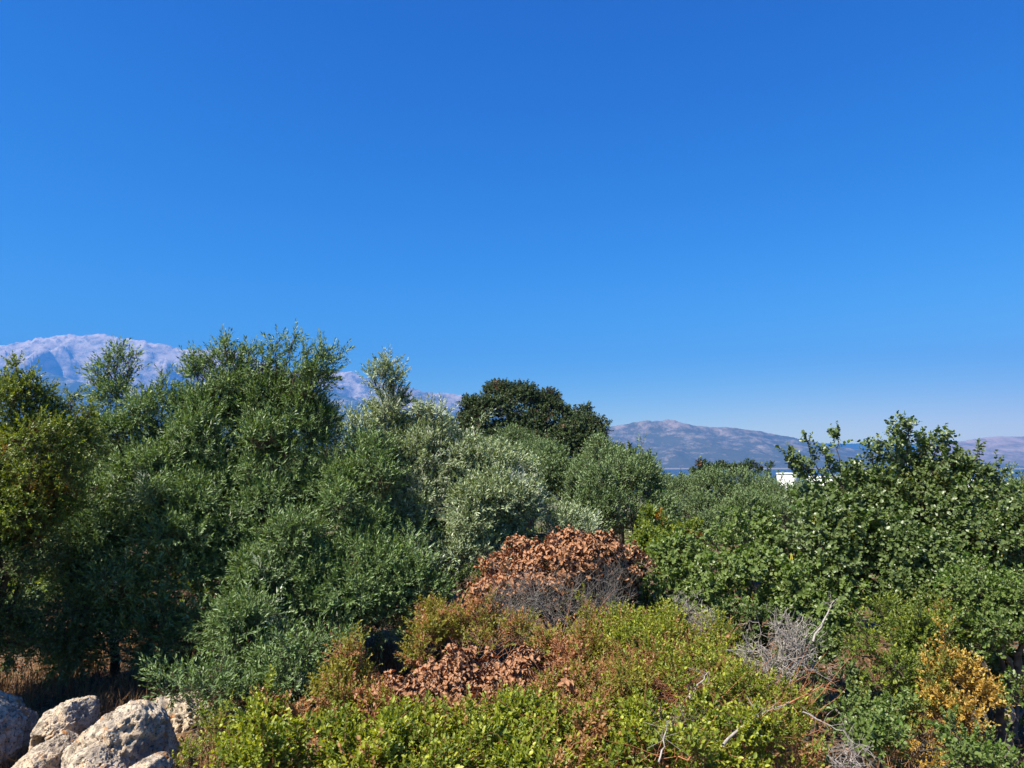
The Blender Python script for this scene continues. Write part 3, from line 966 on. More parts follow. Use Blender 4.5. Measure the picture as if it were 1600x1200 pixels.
plant('olive_tree', 'tall dark green olive with ragged top shoots, centre left', 'tree',
      [(345, 615, 44, 60, 9.6), (395, 625, 40, 50, 9.7), (440, 660, 52, 60, 9.5), (490, 680, 45, 50, 9.6), (330, 700, 66, 70, 9.3), (430, 740, 80, 75, 9.2), (530, 730, 65, 66, 9.3),
       (560, 800, 70, 75, 9.1), (460, 830, 85, 80, 9.0), (350, 810, 80, 80, 9.0), (560, 900, 75, 70, 8.9), (440, 930, 85, 75, 8.7), (640, 850, 60, 70, 9.2),
       (480, 1000, 70, 60, 8.4), (640, 940, 55, 55, 8.9), (590, 980, 55, 40, 8.6), (340, 890, 70, 60, 8.9), (300, 760, 50, 60, 9.2)],
      'olive', 'olive', 201, sub_r=.25, cover=1.5, dens=270, up=.6, base=(440, 9.4), trunk_r=.14, back=.15, gap=.35, relief=.42, fill=.08, stray=.12,
      shoots=[(432, 610, 434, 530, 9.4, 9, 34), (446, 615, 459, 524, 9.4, 8, 40), (450, 620, 480, 548, 9.3, 14, 60), (460, 630, 508, 548, 9.3, 15, 80),
              (465, 635, 530, 550, 9.3, 14, 80), (470, 640, 520, 580, 9.3, 12, 40), (335, 570, 330, 545, 9.5, 12, 30), (355, 565, 352, 541, 9.5, 12, 30), (385, 570, 392, 552, 9.5, 12, 26),
              (410, 580, 416, 560, 9.5, 12, 26), (310, 590, 300, 562, 9.5, 10, 24)])
plant('olive_tree', 'grey green olive between the yellowish shrub and the tall dark olive', 'tree',
      [(190, 630, 36, 52, 9.4), (245, 660, 52, 52, 9.4), (180, 700, 50, 65, 9.1), (250, 760, 75, 75, 8.9), (175, 800, 60, 70, 8.8), (270, 860, 70, 70, 8.7),
       (190, 890, 75, 65, 8.6), (140, 940, 65, 50, 8.6), (120, 850, 50, 60, 8.7), (240, 950, 70, 50, 8.6), (218, 640, 40, 36, 9.4)],
      'olive', 'olive', 202, sub_r=.24, cover=1.5, dens=260, up=.55, relief=.42, fill=.08, stray=.12, base=(197, 9.0), trunk_r=.045, back=.15, gap=.40, wood='bark_dark',
      shoots=[(185, 600, 182, 550, 9.3, 12, 36), (200, 600, 206, 556, 9.3, 10, 26), (170, 610, 145, 578, 9.3, 9, 24), (255, 620, 258, 588, 9.3, 8, 16), (175, 590, 165, 560, 9.3, 9, 20)])
plant('olive_tree', 'low leafy olive growth reaching the ground beside the rocks', 'shrub',
      [(400, 1010, 60, 55, 7.9), (350, 960, 45, 45, 8.2), (460, 1060, 65, 55, 7.5), (390, 1080, 55, 50, 7.3), (520, 1050, 50, 45, 7.7), (310, 1078, 46, 36, 6.9), (275, 1060, 36, 26, 7.1)],
      'olive', 'olive', 203, sub_r=.2, cover=1.4, dens=240, up=.3, relief=.45, base=(430, 7.7), trunk_r=.04, back=.2, gap=.34, leafname='foliage')

plant('olive_tree', 'half hidden olive behind the left end of the grove', 'tree',
      [(60, 730, 90, 60, 14.5), (170, 760, 90, 60, 14.5), (-40, 770, 100, 80, 14)], 'olive_m', 'olive_far', 204, sub_r=.32, cover=1.6, dens=120, up=.6,
      base=(80, 14.5), trunk_r=.1, stem=.003, back=.2, gap=.2)
plant('olive_tree', 'shadowy olive seen through the gaps of the tall dark olive', 'tree',
      [(300, 760, 90, 70, 14.5), (400, 770, 90, 70, 14.5), (520, 780, 90, 70, 14.5), (610, 800, 70, 70, 14)], 'olive_m', 'olive_far', 205, sub_r=.32, cover=1.6, dens=120, up=.6,
      base=(430, 14.5), trunk_r=.1, stem=.003, back=.2, gap=.2)
plant('olive_tree', 'low dark olive sprays hanging over the dry ground behind the rocks', 'shrub',
      [(230, 990, 70, 45, 8.8), (310, 1010, 50, 50, 8.4), (130, 1010, 60, 40, 8.6), (50, 980, 55, 45, 8.4), (-30, 1020, 60, 40, 8.2)], 'olive', 'olive', 206, sub_r=.2, cover=1.4, dens=170, up=.1,
      base=(250, 8.9), trunk_r=.03, stem=.002, back=.3, gap=.42, leafname='foliage')
plant('carob_tree', 'carob crown behind the large carob, darker and further off', 'tree',
      [(1330, 800, 70, 50, 13), (1440, 800, 80, 55, 13), (1550, 810, 70, 50, 13)], 'carob', 'carob', 207, sub_r=.3, cover=1.5, dens=80, up=.4,
      base=(1440, 13), trunk_r=.1, stem=.003, back=.2, gap=.2, scale=1.5)

# ------------------------------------------------------------------ left shrub tree
plant('shrub_tree', 'yellowish green shrub tree at the left edge with rusty tips', 'tree',
      [(30, 640, 60, 58, 7.6), (85, 665, 52, 55, 7.8), (-40, 690, 70, 75, 7.5), (40, 730, 80, 70, 7.4), (100, 760, 50, 55, 7.6), (-30, 800, 90, 70, 7.3), (60, 820, 60, 50, 7.4),
       (-140, 650, 90, 90, 7.2), (-150, 780, 90, 90, 7.2), (-330, 760, 170, 130, 6.0), (-480, 820, 190, 150, 5.4)],
      'lentisk', 'lentisk', 210, sub_r=.22, cover=1.35, dens=330, up=.4, base=(-20, 7.5), trunk_r=.08, wood='bark_dark', back=.5, gap=.34,
      shoots=[(30, 600, 24, 572, 7.5, 10, 22), (45, 600, 50, 578, 7.5, 9, 20), (10, 605, 6, 582, 7.5, 9, 18), (110, 640, 120, 615, 7.6, 9, 18)])
plant('shrub_tree', 'dark leafy mass in deep shade below the left shrub tree', 'tree',
      [(-60, 900, 90, 70, 7.2), (30, 910, 50, 55, 7.7), (-120, 980, 90, 80, 6.6), (-40, 990, 55, 50, 7.3), (70, 860, 60, 60, 7.9), (90, 960, 55, 55, 8.2), (20, 1020, 50, 40, 7.7)],
      'lentisk', 'carob', 211, sub_r=.24, cover=1.2, dens=300, up=.2, base=(-60, 7.3), trunk_r=.05, wood='bark_dark', back=.5, gap=.3)

# ------------------------------------------------------------------ carob on the right
def pods(T, rng, sp, sr, lv, tw):
    pv = Leaves()
    n = 95
    i = rng.integers(0, len(sp), n)
    p = sp[i] + norm(rng.normal(size=(n, 3)) + np.array([0, -1.2, .1])) * sr[i][:, None] * .98
    k = 3
    for a in range(k):
        th = a * 2.1
        nr = np.tile(np.array([[math.cos(th), math.sin(th), 0.05]]), (n, 1))
        l = norm(rng.normal(0, .18, (n, 3)) + np.array([0, 0, -1]))
        nr = norm(nr - (nr * l).sum(-1, keepdims=True) * l)
        pv.add(p, l, nr, rng.uniform(.07, .12, n), np.full(n, .017), True, .3, .1, rng.uniform(0, 1, (n, 3)) * np.array([1, 1, .5]))
    pv.build('pods', M['pod'], T, kind='stuff')
plant('carob_tree', 'large glossy dark carob with yellow pods and sprouting tips', 'tree',
      [(1300, 815, 60, 50, 9.3), (1370, 805, 60, 56, 9.3), (1430, 790, 55, 62, 9.3), (1500, 800, 55, 56, 9.3), (1300, 860, 70, 70, 8.9), (1400, 870, 80, 75, 8.8),
       (1500, 870, 75, 70, 8.8), (1235, 875, 50, 45, 9.1), (1345, 765, 32, 36, 9.4), (1278, 785, 24, 26, 9.3), (1420, 735, 30, 34, 9.4), (1560, 840, 50, 55, 9), (1400, 930, 80, 55, 8.6), (1525, 770, 26, 26, 9.3), (1465, 742, 34, 36, 9.4), (1395, 742, 34, 34, 9.4), (1508, 762, 34, 32, 9.3), (1430, 722, 28, 30, 9.4)],
      'carob', 'carob', 220, sub_r=.22, cover=1.6, dens=165, up=.45, base=(1400, 9.2), trunk_r=.11, back=.15, gap=.34, relief=.42, fill=.1, extra=pods, wood='bark',
      shoots=[(1290, 765, 1262, 688, 9.2, 9, 20), (1285, 765, 1232, 705, 9.2, 10, 26), (1275, 750, 1248, 720, 9.2, 9, 16), (1313, 760, 1309, 678, 9.2, 6, 16), (1308, 750, 1290, 705, 9.2, 8, 14),
              (1405, 720, 1400, 668, 9.2, 12, 26), (1415, 715, 1418, 662, 9.2, 9, 22), (1395, 720, 1378, 690, 9.2, 11, 18), (1440, 715, 1462, 680, 9.2, 8, 14), (1455, 720, 1480, 684, 9.2, 9, 16),
              (1475, 730, 1502, 708, 9.2, 9, 16), (1520, 745, 1528, 708, 9.2, 8, 14), (1540, 760, 1558, 724, 9.2, 10, 18), (1545, 770, 1570, 735, 9.2, 9, 14), (1365, 730, 1358, 702, 9.2, 9, 14)])
plant('carob_tree', 'spreading fresh green carob in front of the pale olive', 'tree',
      [(1170, 862, 55, 42, 9.6), (1110, 888, 55, 45, 9.3), (1180, 910, 75, 50, 8.8), (1060, 880, 40, 40, 9.6), (1250, 920, 60, 50, 8.6), (1290, 960, 55, 45, 8.3), (1040, 920, 35, 35, 9.2), (1120, 935, 50, 35, 8.8)],
      'carob', 'carob_bright', 221, sub_r=.2, cover=1.4, dens=155, relief=.42, up=.5, base=(1160, 9.2), trunk_r=.08, back=.15, gap=.33,
      shoots=[(1150, 830, 1156, 803, 9.5, 10, 18), (1185, 830, 1190, 808, 9.5, 9, 14)])
plant('shrub', 'bright yellow green shrub between dead bush and pale olive', 'shrub',
      [(1040, 845, 38, 36, 13.5), (1075, 850, 30, 30, 13.5), (1015, 860, 28, 28, 13), (1040, 885, 55, 30, 12.5)],
      'shrub', 'lentisk', 222, sub_r=.24, cover=1.5, dens=130, up=.5, base=(1040, 13.2), trunk_r=.05, back=.2, scale=1.7, leafname='foliage')
plant('shrub', 'bright green bushy growth below the right side of the carob', 'shrub',
      [(1530, 930, 60, 50, 7.5), (1590, 950, 50, 50, 7.3), (1470, 930, 40, 36, 7.8), (1560, 990, 50, 36, 7.0), (1640, 930, 50, 60, 7.4)],
      'shrub', 'carob_bright', 223, sub_r=.2, cover=1.4, dens=300, up=.5, base=(1550, 7.5), trunk_r=.05, back=.25, gap=.32, leafname='foliage')
plant('shrub', 'yellow green lentisk shrub with rusty patches right of the bare twigs', 'shrub',
      [(1390, 980, 50, 42, 7.5), (1440, 1000, 45, 45, 7.2), (1375, 1030, 45, 42, 7.0), (1430, 1055, 45, 36, 6.8), (1480, 985, 30, 30, 7.3)],
      'lentisk', 'lentisk', 224, sub_r=.19, cover=1.4, dens=400, up=.5, base=(1415, 7.2), trunk_r=.04, back=.25, gap=.3, leafname='foliage')
plant('shrub', 'deep green shaded shrub below the bright growth at right', 'shrub',
      [(1560, 1050, 55, 40, 8.4), (1500, 1040, 45, 50, 8.6), (1630, 1060, 50, 50, 8.2)],
      'carob', 'carob', 225, sub_r=.2, cover=1.3, dens=170, up=.3, base=(1550, 7.3), trunk_r=.05, back=.25, gap=.42, leafname='foliage')
plant('shrub', 'orange yellow leaved shrub in the lower right', 'shrub',
      [(1480, 1090, 45, 50, 6.3), (1455, 1140, 45, 45, 6.1), (1500, 1140, 30, 38, 6.1), (1430, 1180, 30, 25, 5.9)],
      'lentisk', 'yellow', 226, sub_r=.15, cover=1.5, dens=430, up=.7, base=(1470, 6.3), trunk_r=.03, back=.3, gap=.34, leafname='foliage', scale=1.05)
plant('shrub', 'dark green glossy shrub left of the yellow shrub', 'shrub',
      [(1330, 1120, 50, 50, 6.3), (1290, 1100, 36, 36, 6.6), (1360, 1170, 50, 45, 5.9), (1395, 1110, 30, 40, 6.4), (1310, 1180, 40, 35, 5.8)],
      'shrub', 'carob_bright', 227, sub_r=.17, cover=1.4, dens=380, up=.5, base=(1340, 6.2), trunk_r=.03, back=.25, gap=.36, leafname='foliage')
plant('shrub', 'small green shrub in the bottom right corner', 'shrub',
      [(1560, 1175, 48, 40, 5.7), (1610, 1170, 45, 50, 5.7), (1520, 1200, 40, 30, 5.5), (1600, 1085, 26, 22, 6.4)],
      'shrub', 'carob_bright', 228, sub_r=.16, cover=1.4, dens=380, up=.5, base=(1580, 5.7), trunk_r=.03, back=.25, gap=.34, leafname='foliage')

plant('shrub', 'dark glossy shrub behind the pale leafless branches', 'shrub',
      [(1200, 1000, 55, 42, 8.2), (1270, 1030, 55, 42, 7.7), (1150, 990, 40, 36, 8.4), (1300, 1060, 40, 34, 7.2), (1230, 1060, 40, 30, 7.2)],
      'shrub', 'carob', 229, sub_r=.18, cover=1.4, dens=300, up=.5, base=(1220, 8.0), trunk_r=.03, back=.25, gap=.34, leafname='foliage')

# ------------------------------------------------------------------ dead bush with copper leaves, bare twigs
def bare(name, label, clusters, seed, r=.006, n=26, leafy=None, grp=None, spread=1.0, mat='deadwood', segs=7):
    """leafless bush: stems that fork three times"""
    rng = np.random.default_rng(seed)
    c0 = P(clusters[0][0], clusters[0][1], clusters[0][4])
    gz = float(ground_z(np.array([c0[0]]), np.array([c0[1]]))[0])
    T = thing(name, (c0[0], c0[1], gz), label, 'dead bush', grp)
    st, fine = Sticks(), Sticks()
    for (px, py, rx, ry, d) in clusters:
        c = P(px, py, d); R3 = np.array([rx * d / F, (rx + ry) * .4 * d / F, ry * d / F])
        foot = c - np.array([0, -.1, R3[2] * 1.3])
        for i in range(n):
            q = norm(rng.normal(size=3) + np.array([0, -.3, .55]))
            tip = c + q * R3 * rng.uniform(.6, 1.1) * spread
            b0 = foot + rng.normal(0, .3, 3) * R3
            w = wander(b0, tip, segs, .022, rng)
            rr = np.linspace(r, r * .35, segs) * rng.uniform(.6, 1.3)
            st.seg(w[:-1], w[1:], rr[:-1], rr[1:])
            for j in range(4):
                k = rng.integers(2, segs - 1)
                dirn = norm((w[k] - w[k - 1]) / np.linalg.norm(w[k] - w[k - 1]) + rng.normal(0, .75, 3))
                L1 = rng.uniform(.25, .6) * R3.max()
                w2 = wander(w[k], w[k] + dirn * L1, 5, .014, rng)
                rr2 = np.linspace(rr[k] * .7, r * .22, 5)
                fine.seg(w2[:-1], w2[1:], rr2[:-1], rr2[1:])
                for m_ in range(3):
                    k2 = rng.integers(1, 4)
                    d3 = norm(dirn + rng.normal(0, .8, 3))
                    L2 = rng.uniform(.08, .3) * R3.max()
                    w3 = wander(w2[k2], w2[k2] + d3 * L2, 3, .008, rng)
                    fine.seg(w3[:-1], w3[1:], r * .25, r * .15)
    st.build('stems', M[mat], T, kind='stuff')
    fine.build('twigs', M[mat], T, kind='stuff')
    return T

plant('dead_bush', 'dead bush covered in curled copper brown leaves', 'dead bush',
      [(862, 870, 58, 40, 8.6), (925, 868, 60, 36, 8.8), (805, 905, 46, 34, 8.4), (970, 882, 32, 44, 8.9), (760, 930, 36, 22, 8.2), (880, 900, 66, 36, 8.5)],
      'dead', 'brown', 230, sub_r=.13, cover=1.35, dens=170, up=0.0, relief=.6, shrink=.2, stray=.12, base=(870, 8.8), trunk_r=.03, back=.2, gap=.38, droop=.35, fill=.08, top_only=P(0, 940, 8.6)[2],
      wood='bark', twig='deadwood', stem=.002, leafname='foliage')
plant('shrub', 'dark green shrub in the shade behind the dead copper bush', 'shrub',
      [(800, 930, 60, 40, 9.4), (880, 930, 60, 40, 9.5), (960, 935, 50, 36, 9.5), (720, 930, 46, 40, 9.2), (1010, 940, 40, 30, 9.3)],
      'shrub', 'carob', 239, sub_r=.2, cover=1.4, dens=220, up=.4, base=(870, 9.5), trunk_r=.03, back=.2, gap=.2, leafname='foliage')
bare('bare_bush', 'tangle of bare grey twigs under the copper leaves', [(870, 925, 80, 44, 8.0), (790, 940, 60, 40, 7.8), (940, 920, 55, 46, 8.2)], 231, r=.0050, n=44, mat='twig_shaded')
bare('bare_bush', 'grey dead branches beside the cream stone', [(1070, 960, 42, 36, 7.9), (1100, 975, 30, 28, 7.7)], 232, r=.006, n=34)
bare('bare_bush', 'large pale grey leafless branches in front of the green shrubs', [(1215, 1010, 62, 46, 6.9), (1250, 990, 45, 42, 7.0), (1190, 1045, 45, 30, 6.7)], 233, r=.0085, n=24, spread=1.15)
bare('bare_bush', 'small dead twigs near the bottom edge right of centre', [(1325, 1180, 40, 26, 5.3)], 234, r=.005, n=16)

plant('dead_bush', 'low spread of pinkish brown dead leaves in the thicket', 'dead bush',
      [(690, 1048, 66, 32, 6.6), (760, 1040, 55, 26, 6.8), (640, 1082, 56, 26, 6.3), (815, 1052, 50, 26, 6.6), (720, 1082, 60, 24, 6.2), (860, 1072, 50, 22, 6.4), (590, 1100, 36, 20, 6.1)],
      'dead', 'brown', 235, sub_r=.14, cover=1.5, dens=300, up=0.1, base=(710, 6.8), trunk_r=.02, back=.3, gap=.36, droop=.2, fill=.15, scale=.9,
      twig='deadwood', stem=.002, leafname='foliage')

# ------------------------------------------------------------------ foreground thicket
def redstems(x0, x1, y0, y1, d0, d1, n, ln=.35, r=.0028):
    def f(T, rng, sp, sr, lv, tw):
        st = Sticks()
        for i in range(n):
            u = rng.uniform()
            a = P(rng.uniform(x0, x1), y0 + (y1 - y0) * u, d0 + (d1 - d0) * u)
            q = norm(np.array([rng.normal(0, .8), rng.normal(-.1, .4), rng.uniform(.1, 1)]))
            w = wander(a, a + q * ln * rng.uniform(.5, 1.4), 5, .015, rng)
            rr = np.linspace(r, r * .4, 5)
            st.seg(w[:-1], w[1:], rr[:-1], rr[1:])
        st.build('stems', M['redstem'], T, kind='stuff')
    return f

plant('thicket_shrub', 'yellow green shrub at the bottom, just right of the rocks', 'shrub',
      [(400, 1150, 42, 38, 5.6), (455, 1150, 45, 40, 5.6), (430, 1195, 80, 40, 5.2), (500, 1180, 45, 45, 5.4)],
      'thicket_n', 'thicket', 240, sub_r=.15, cover=1.5, dens=420, up=.7, base=(440, 5.5), trunk_r=.02, back=.3, gap=.34, leafname='foliage', shrink=.3, twig='redstem')
plant('thicket_shrub', 'little yellow flowered weeds in the shade right of the big boulder', 'weeds',
      [(310, 1180, 34, 26, 5.7), (345, 1150, 26, 22, 5.9), (295, 1200, 30, 20, 5.4), (330, 1120, 26, 20, 6.3)],
      'lentisk', 'thicket', 249, sub_r=.12, cover=1.3, dens=330, up=.9, base=(315, 5.7), trunk_r=.012, back=.4, gap=.38, leafname='foliage', scale=.8)
plant('thicket_shrub', 'upright rusty tipped shrub standing before the dark olive', 'shrub',
      [(550, 1050, 24, 38, 6.6), (540, 1090, 36, 32, 6.4), (590, 1110, 40, 30, 6.2), (520, 1110, 28, 30, 6.2)],
      'thicket', 'thicket_dry', 241, sub_r=.13, cover=1.6, dens=480, up=1.2, base=(550, 6.4), trunk_r=.02, back=.3, gap=.34, leafname='foliage', shrink=.3, twig='redstem',
      shoots=[(545, 1040, 543, 1002, 6.5, 6, 16), (560, 1040, 562, 1010, 6.5, 6, 14), (532, 1050, 528, 1020, 6.5, 6, 12)])
plant('thicket_shrub', 'fresh green shrub along the bottom edge, left of centre', 'shrub',
      [(600, 1160, 60, 42, 5.6), (680, 1150, 60, 38, 5.7), (640, 1200, 100, 42, 5.2), (560, 1190, 40, 40, 5.4), (740, 1190, 60, 40, 5.3)],
      'thicket_n', 'thicket', 242, sub_r=.15, cover=1.5, dens=430, up=.8, base=(650, 5.5), trunk_r=.02, back=.3, gap=.32, leafname='foliage', shrink=.3, twig='redstem',
      extra=redstems(560, 740, 1110, 1190, 6.2, 5.2, 40))
plant('thicket_shrub', 'bright green shrub at the bottom centre of the picture', 'shrub',
      [(830, 1150, 55, 38, 5.7), (890, 1160, 50, 38, 5.6), (850, 1200, 90, 42, 5.2), (800, 1120, 45, 28, 6.0)],
      'thicket_n', 'thicket', 243, sub_r=.15, cover=1.5, dens=430, up=.8, base=(850, 5.5), trunk_r=.02, back=.3, gap=.32, leafname='foliage', shrink=.3, twig='redstem',
      extra=redstems(770, 920, 1100, 1190, 6.2, 5.2, 36))
plant('thicket_shrub', 'autumn tinted shrub with red and yellow leaves below the bare twigs', 'shrub',
      [(770, 1000, 50, 28, 7.5), (840, 1008, 55, 30, 7.4), (900, 1020, 50, 30, 7.3), (740, 1020, 40, 26, 7.3), (860, 1045, 60, 32, 7.0), (700, 975, 36, 30, 8.0), (660, 1010, 40, 26, 7.6), (740, 975, 45, 28, 7.9)],
      'thicket', 'thicket_dry', 244, sub_r=.15, cover=1.5, dens=460, up=.9, base=(820, 7.5), trunk_r=.02, back=.3, gap=.34, leafname='foliage', shrink=.3, twig='redstem',
      extra=redstems(700, 940, 965, 1070, 7.9, 6.9, 60))
plant('thicket_shrub', 'mixed green and brown shrub between the dead leaves and the bottom greens', 'shrub',
      [(900, 1100, 60, 30, 6.3), (965, 1090, 55, 30, 6.4), (820, 1118, 50, 24, 6.0), (930, 1135, 60, 32, 5.9)],
      'thicket', 'thicket_dry', 245, sub_r=.15, cover=1.5, dens=480, up=.9, base=(890, 6.4), trunk_r=.02, back=.3, gap=.34, leafname='foliage', shrink=.3, twig='redstem',
      extra=redstems(800, 980, 1060, 1140, 6.8, 5.9, 50))
plant('thicket_shrub', 'broad yellow green thicket in the middle of the foreground', 'shrub',
      [(990, 1010, 60, 34, 7.5), (1060, 1025, 60, 34, 7.3), (1000, 1060, 65, 36, 6.9), (1080, 1080, 65, 38, 6.7), (1130, 1030, 50, 36, 7.2), (950, 985, 55, 30, 7.9), (1040, 985, 50, 26, 7.9), (1110, 1000, 40, 28, 7.6)],
      'thicket', 'thicket', 246, sub_r=.16, cover=1.5, dens=470, up=1.0, base=(1030, 7.2), trunk_r=.02, back=.3, gap=.33, leafname='foliage', shrink=.3, twig='redstem',
      extra=redstems(940, 1150, 980, 1100, 7.9, 6.6, 70))
plant('thicket_shrub', 'dark lower shrub with pale crossing stems, bottom right of centre', 'shrub',
      [(1000, 1150, 60, 40, 5.8), (1080, 1150, 60, 40, 5.8), (1040, 1200, 100, 42, 5.3), (960, 1195, 50, 40, 5.3), (1150, 1180, 50, 45, 5.5)],
      'thicket_n', 'thicket', 247, sub_r=.15, cover=1.4, dens=380, up=.8, base=(1050, 5.6), trunk_r=.02, back=.3, gap=.42, leafname='foliage', shrink=.3, twig='redstem',
      extra=redstems(960, 1180, 1110, 1190, 6.2, 5.2, 50, .45))
plant('thicket_shrub', 'sparse olive toned shrub in front of the pale leafless branches', 'shrub',
      [(1170, 1100, 50, 36, 6.4), (1220, 1120, 50, 40, 6.2), (1150, 1075, 40, 30, 6.8), (1240, 1170, 55, 45, 5.7)],
      'thicket', 'thicket', 248, sub_r=.15, cover=1.4, dens=400, up=.9, base=(1200, 6.2), trunk_r=.02, back=.3, gap=.40, leafname='foliage', shrink=.3, twig='redstem',
      extra=redstems(1120, 1270, 1070, 1180, 6.6, 5.6, 50, .4))

bare('bare_bush', 'thin dry reddish stems tangled through the middle of the thicket', [(1010, 1040, 70, 44, 6.7), (1090, 1070, 60, 44, 6.5), (930, 1050, 60, 40, 6.7)], 236, r=.0032, n=26, spread=1.25, mat='redstem')
bare('bare_bush', 'fine grey dead twigs in the dark shrub at the bottom, right of centre', [(1060, 1140, 60, 40, 5.7), (1150, 1130, 50, 40, 5.9)], 237, r=.0034, n=24, spread=1.2)
bare('bare_bush', 'fine tan dead stems above the green shrub at the bottom centre', [(760, 1110, 60, 34, 6.0), (880, 1110, 60, 34, 6.0), (640, 1120, 50, 30, 6.0)], 238, r=.003, n=20, spread=1.2, mat='redstem')

def fallen(label, pts, d0, d1, r0, seed, mat='deadwood'):
    rng = np.random.default_rng(seed)
    n = len(pts)
    w = np.array([P(x, y, d0 + (d1 - d0) * i / (n - 1)) for i, (x, y) in enumerate(pts)])
    t = np.linspace(0, 1, n); tt = np.linspace(0, 1, 12)
    q = np.stack([np.interp(tt, t, w[:, j]) for j in range(3)], 1) + rng.normal(0, .006, (12, 3))
    T = thing('branch', tuple(q[0]), label, 'branch', 'dead branches poking out of the thicket')
    tube('stem', q, np.linspace(r0, r0 * .35, 12), M[mat], T, 5)
    st = Sticks()
    for i in range(9):
        k = rng.integers(2, 11)
        dn = norm(rng.normal(size=3) + np.array([0, -.3, .5]))
        w2 = wander(q[k], q[k] + dn * rng.uniform(.06, .2), 3, .008, rng)
        st.seg(w2[:-1], w2[1:], r0 * .3, r0 * .15)
    st.build('twigs', M[mat], T, kind='stuff')
fallen('long tan branch rising to the right above the thicket', [(1130, 1165), (1160, 1135), (1200, 1112), (1230, 1098)], 5.3, 5.8, .012, 1, 'deadwood')
fallen('thin orange brown stem bridging towards the leafless branches', [(1215, 1110), (1250, 1090), (1285, 1072), (1300, 1066)], 6.0, 6.4, .008, 2, 'redstem')
fallen('forked tan twig standing in the yellow green thicket', [(1075, 1092), (1085, 1075), (1100, 1060), (1108, 1050)], 6.1, 6.3, .009, 3)
fallen('short horizontal reddish branch in the middle of the thicket', [(990, 1115), (1020, 1110), (1050, 1104), (1075, 1100)], 5.9, 6.0, .010, 4, 'redstem')
fallen('pale thin stick leaning at the bottom edge', [(1030, 1190), (1038, 1160), (1042, 1135), (1046, 1125)], 5.0, 5.3, .007, 5)
fallen('grey branch pointing up right beside the carob shade', [(1270, 1000), (1285, 975), (1298, 950), (1303, 938)], 6.7, 7.0, .011, 6)
fallen('long thin grey stick lying from left to right', [(1135, 1015), (1165, 1016), (1200, 1016)], 6.6, 6.7, .007, 7)
fallen('thin dry cane at the bottom beside the rocks', [(335, 1180), (345, 1160), (355, 1140), (360, 1120)], 5.4, 5.6, .004, 8, 'straw')
fallen('thin curved dry stem lying over the dark shrub', [(1255, 1110), (1285, 1130), (1320, 1146), (1335, 1160)], 5.6, 5.5, .006, 9)

# ------------------------------------------------------------------ ground cover
def grass(name, label, regions, seed, mat, h=.25, w=.004):
    rng = np.random.default_rng(seed)
    V, T = [], []
    for (x0, x1, y0, y1, n, zoff) in regions:
        x = rng.uniform(x0, x1, n); y = rng.uniform(y0, y1, n)
        cl = vnoise(np.stack([x * 2.2, y * 2.2, x * 0], -1), seed) > .42
        x, y = x[cl], y[cl]; n = len(x)
        z = ground_z(x, y) + zoff
        b = np.stack([x, y, z], -1)
        hh = h * rng.uniform(.4, 1.4, n)
        ln = rng.normal(0, .4, (n, 2))
        s = norm(np.stack([rng.normal(size=n), rng.normal(size=n), np.zeros(n)], -1)) * w
        m1 = b + np.stack([ln[:, 0] * hh * .35, ln[:, 1] * hh * .35, hh * .55], -1)
        tp = b + np.stack([ln[:, 0] * hh * 1.1, ln[:, 1] * hh * 1.1, hh * .9], -1)
        V.append(np.stack([b - s, b + s, m1 + s * .7, m1 - s * .7, tp], 1))
    V = np.concatenate(V); n = len(V)
    idx = np.arange(n)[:, None] * 5
    f = np.concatenate([idx + np.array([0, 1, 2, 3]), idx + np.array([3, 2, 4])], 1)
    me = raw_mesh(name, V.reshape(-1, 3), f, np.tile([4, 3], n))
    link(name, me, mat, None, kind='stuff', label=label)
grass('dry_grass', 'dry straw grass under the olives and between the rocks', [(-6, -1.4, 6.2, 10.5, 15000, 0), (-3.6, -1.6, 5.0, 6.2, 2500, 0), (1, 7, 6.5, 12, 16000, 0), (-1.4, 1.2, 8, 12, 8000, 0)], 5, M['straw'], .22)

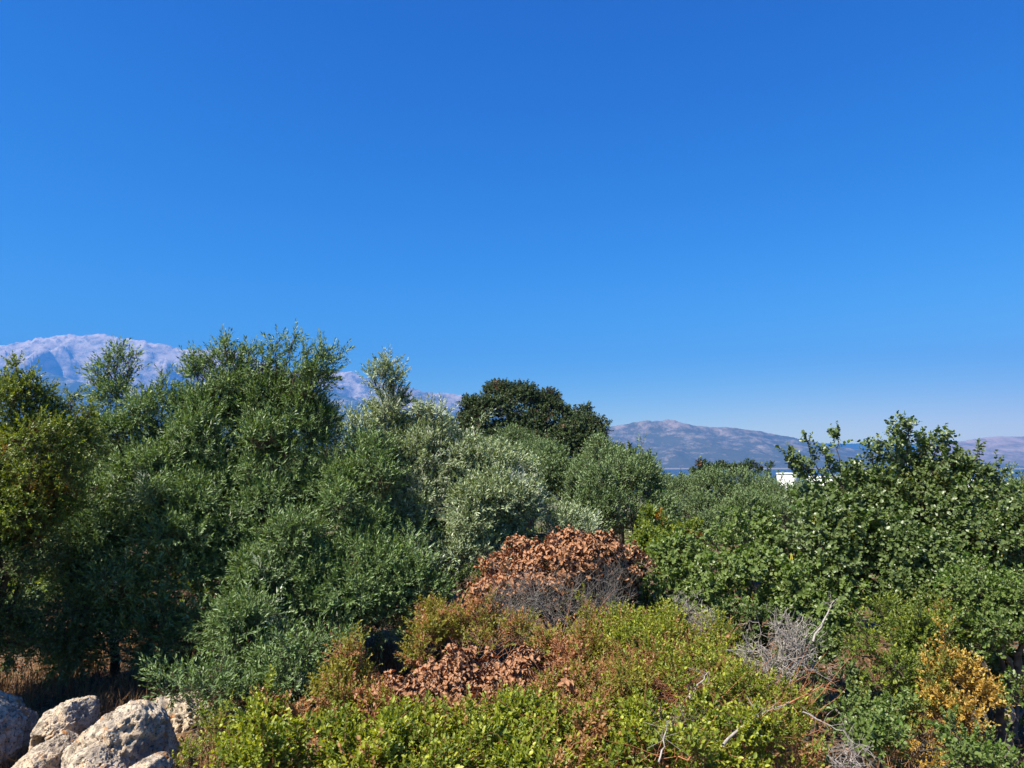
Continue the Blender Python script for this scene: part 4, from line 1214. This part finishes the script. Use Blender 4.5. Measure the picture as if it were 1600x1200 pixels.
def litter():
    rng = np.random.default_rng(77)
    lv = Leaves()
    n = 16000
    x = rng.uniform(-7, 7.5, n); y = rng.uniform(4.5, 13, n)
    b = np.stack([x, y, ground_z(x, y) + rng.uniform(.005, .03, n)], -1)
    l = norm(np.stack([rng.normal(size=n), rng.normal(size=n), rng.normal(0, .25, n)], -1))
    nr = norm(rng.normal(0, .35, (n, 3)) + np.array([0, 0, 1]))
    nr = norm(nr - (nr * l).sum(-1, keepdims=True) * l)
    lv.add(b, l, nr, rng.uniform(.03, .07, n), rng.uniform(.012, .035, n), True, .4, .2, rng.uniform(0, 1, (n, 3)))
    E = thing('leaf_litter', (0, 8, 0), 'fallen brown leaves on the ground under the shrubs', 'leaf litter')
    o = lv.build('leaf_litter', M['brown'], E)
    o.parent = None
    o.location = (0, 8, 0)
    o['kind'] = 'stuff'; o['label'] = 'fallen brown leaves on the ground under the shrubs'
    bpy.data.objects.remove(E)
    o.name = 'leaf_litter'
litter()

def undergrowth():
    """low scrub that fills the ground between the far trees"""
    rng = np.random.default_rng(88)
    lv = Leaves()
    n = 9000
    y = rng.uniform(12, 60, n) ; x = rng.uniform(-.8, .8, n) * y
    keep = vnoise(np.stack([x * .35, y * .35, x * 0], -1), 3) > .4
    x, y = x[keep], y[keep]
    b = np.stack([x, y, ground_z(x, y) + rng.uniform(0, .9, len(x)) * vnoise(np.stack([x * .35, y * .35, x * 0], -1), 3)], -1)
    E = thing('undergrowth', (0, 30, 0), 'low green undergrowth between the far trees', 'undergrowth')
    sprigs(lv, None, b, rng.normal(0, .5, (len(b), 3)) + np.array([0, 0, 1]), 'oak_f', rng)
    o = lv.build('undergrowth', M['lentisk'], E)
    o.parent = None
    o.location = (0, 30, 0)
    o['kind'] = 'stuff'; o['label'] = 'low green undergrowth between the far trees'
    bpy.data.objects.remove(E)
undergrowth()
print('TRIS leaves', TRIS, 'total', sum(sum(len(p.vertices) - 2 for p in me.polygons) for me in bpy.data.meshes if len(me.polygons) < 200000))
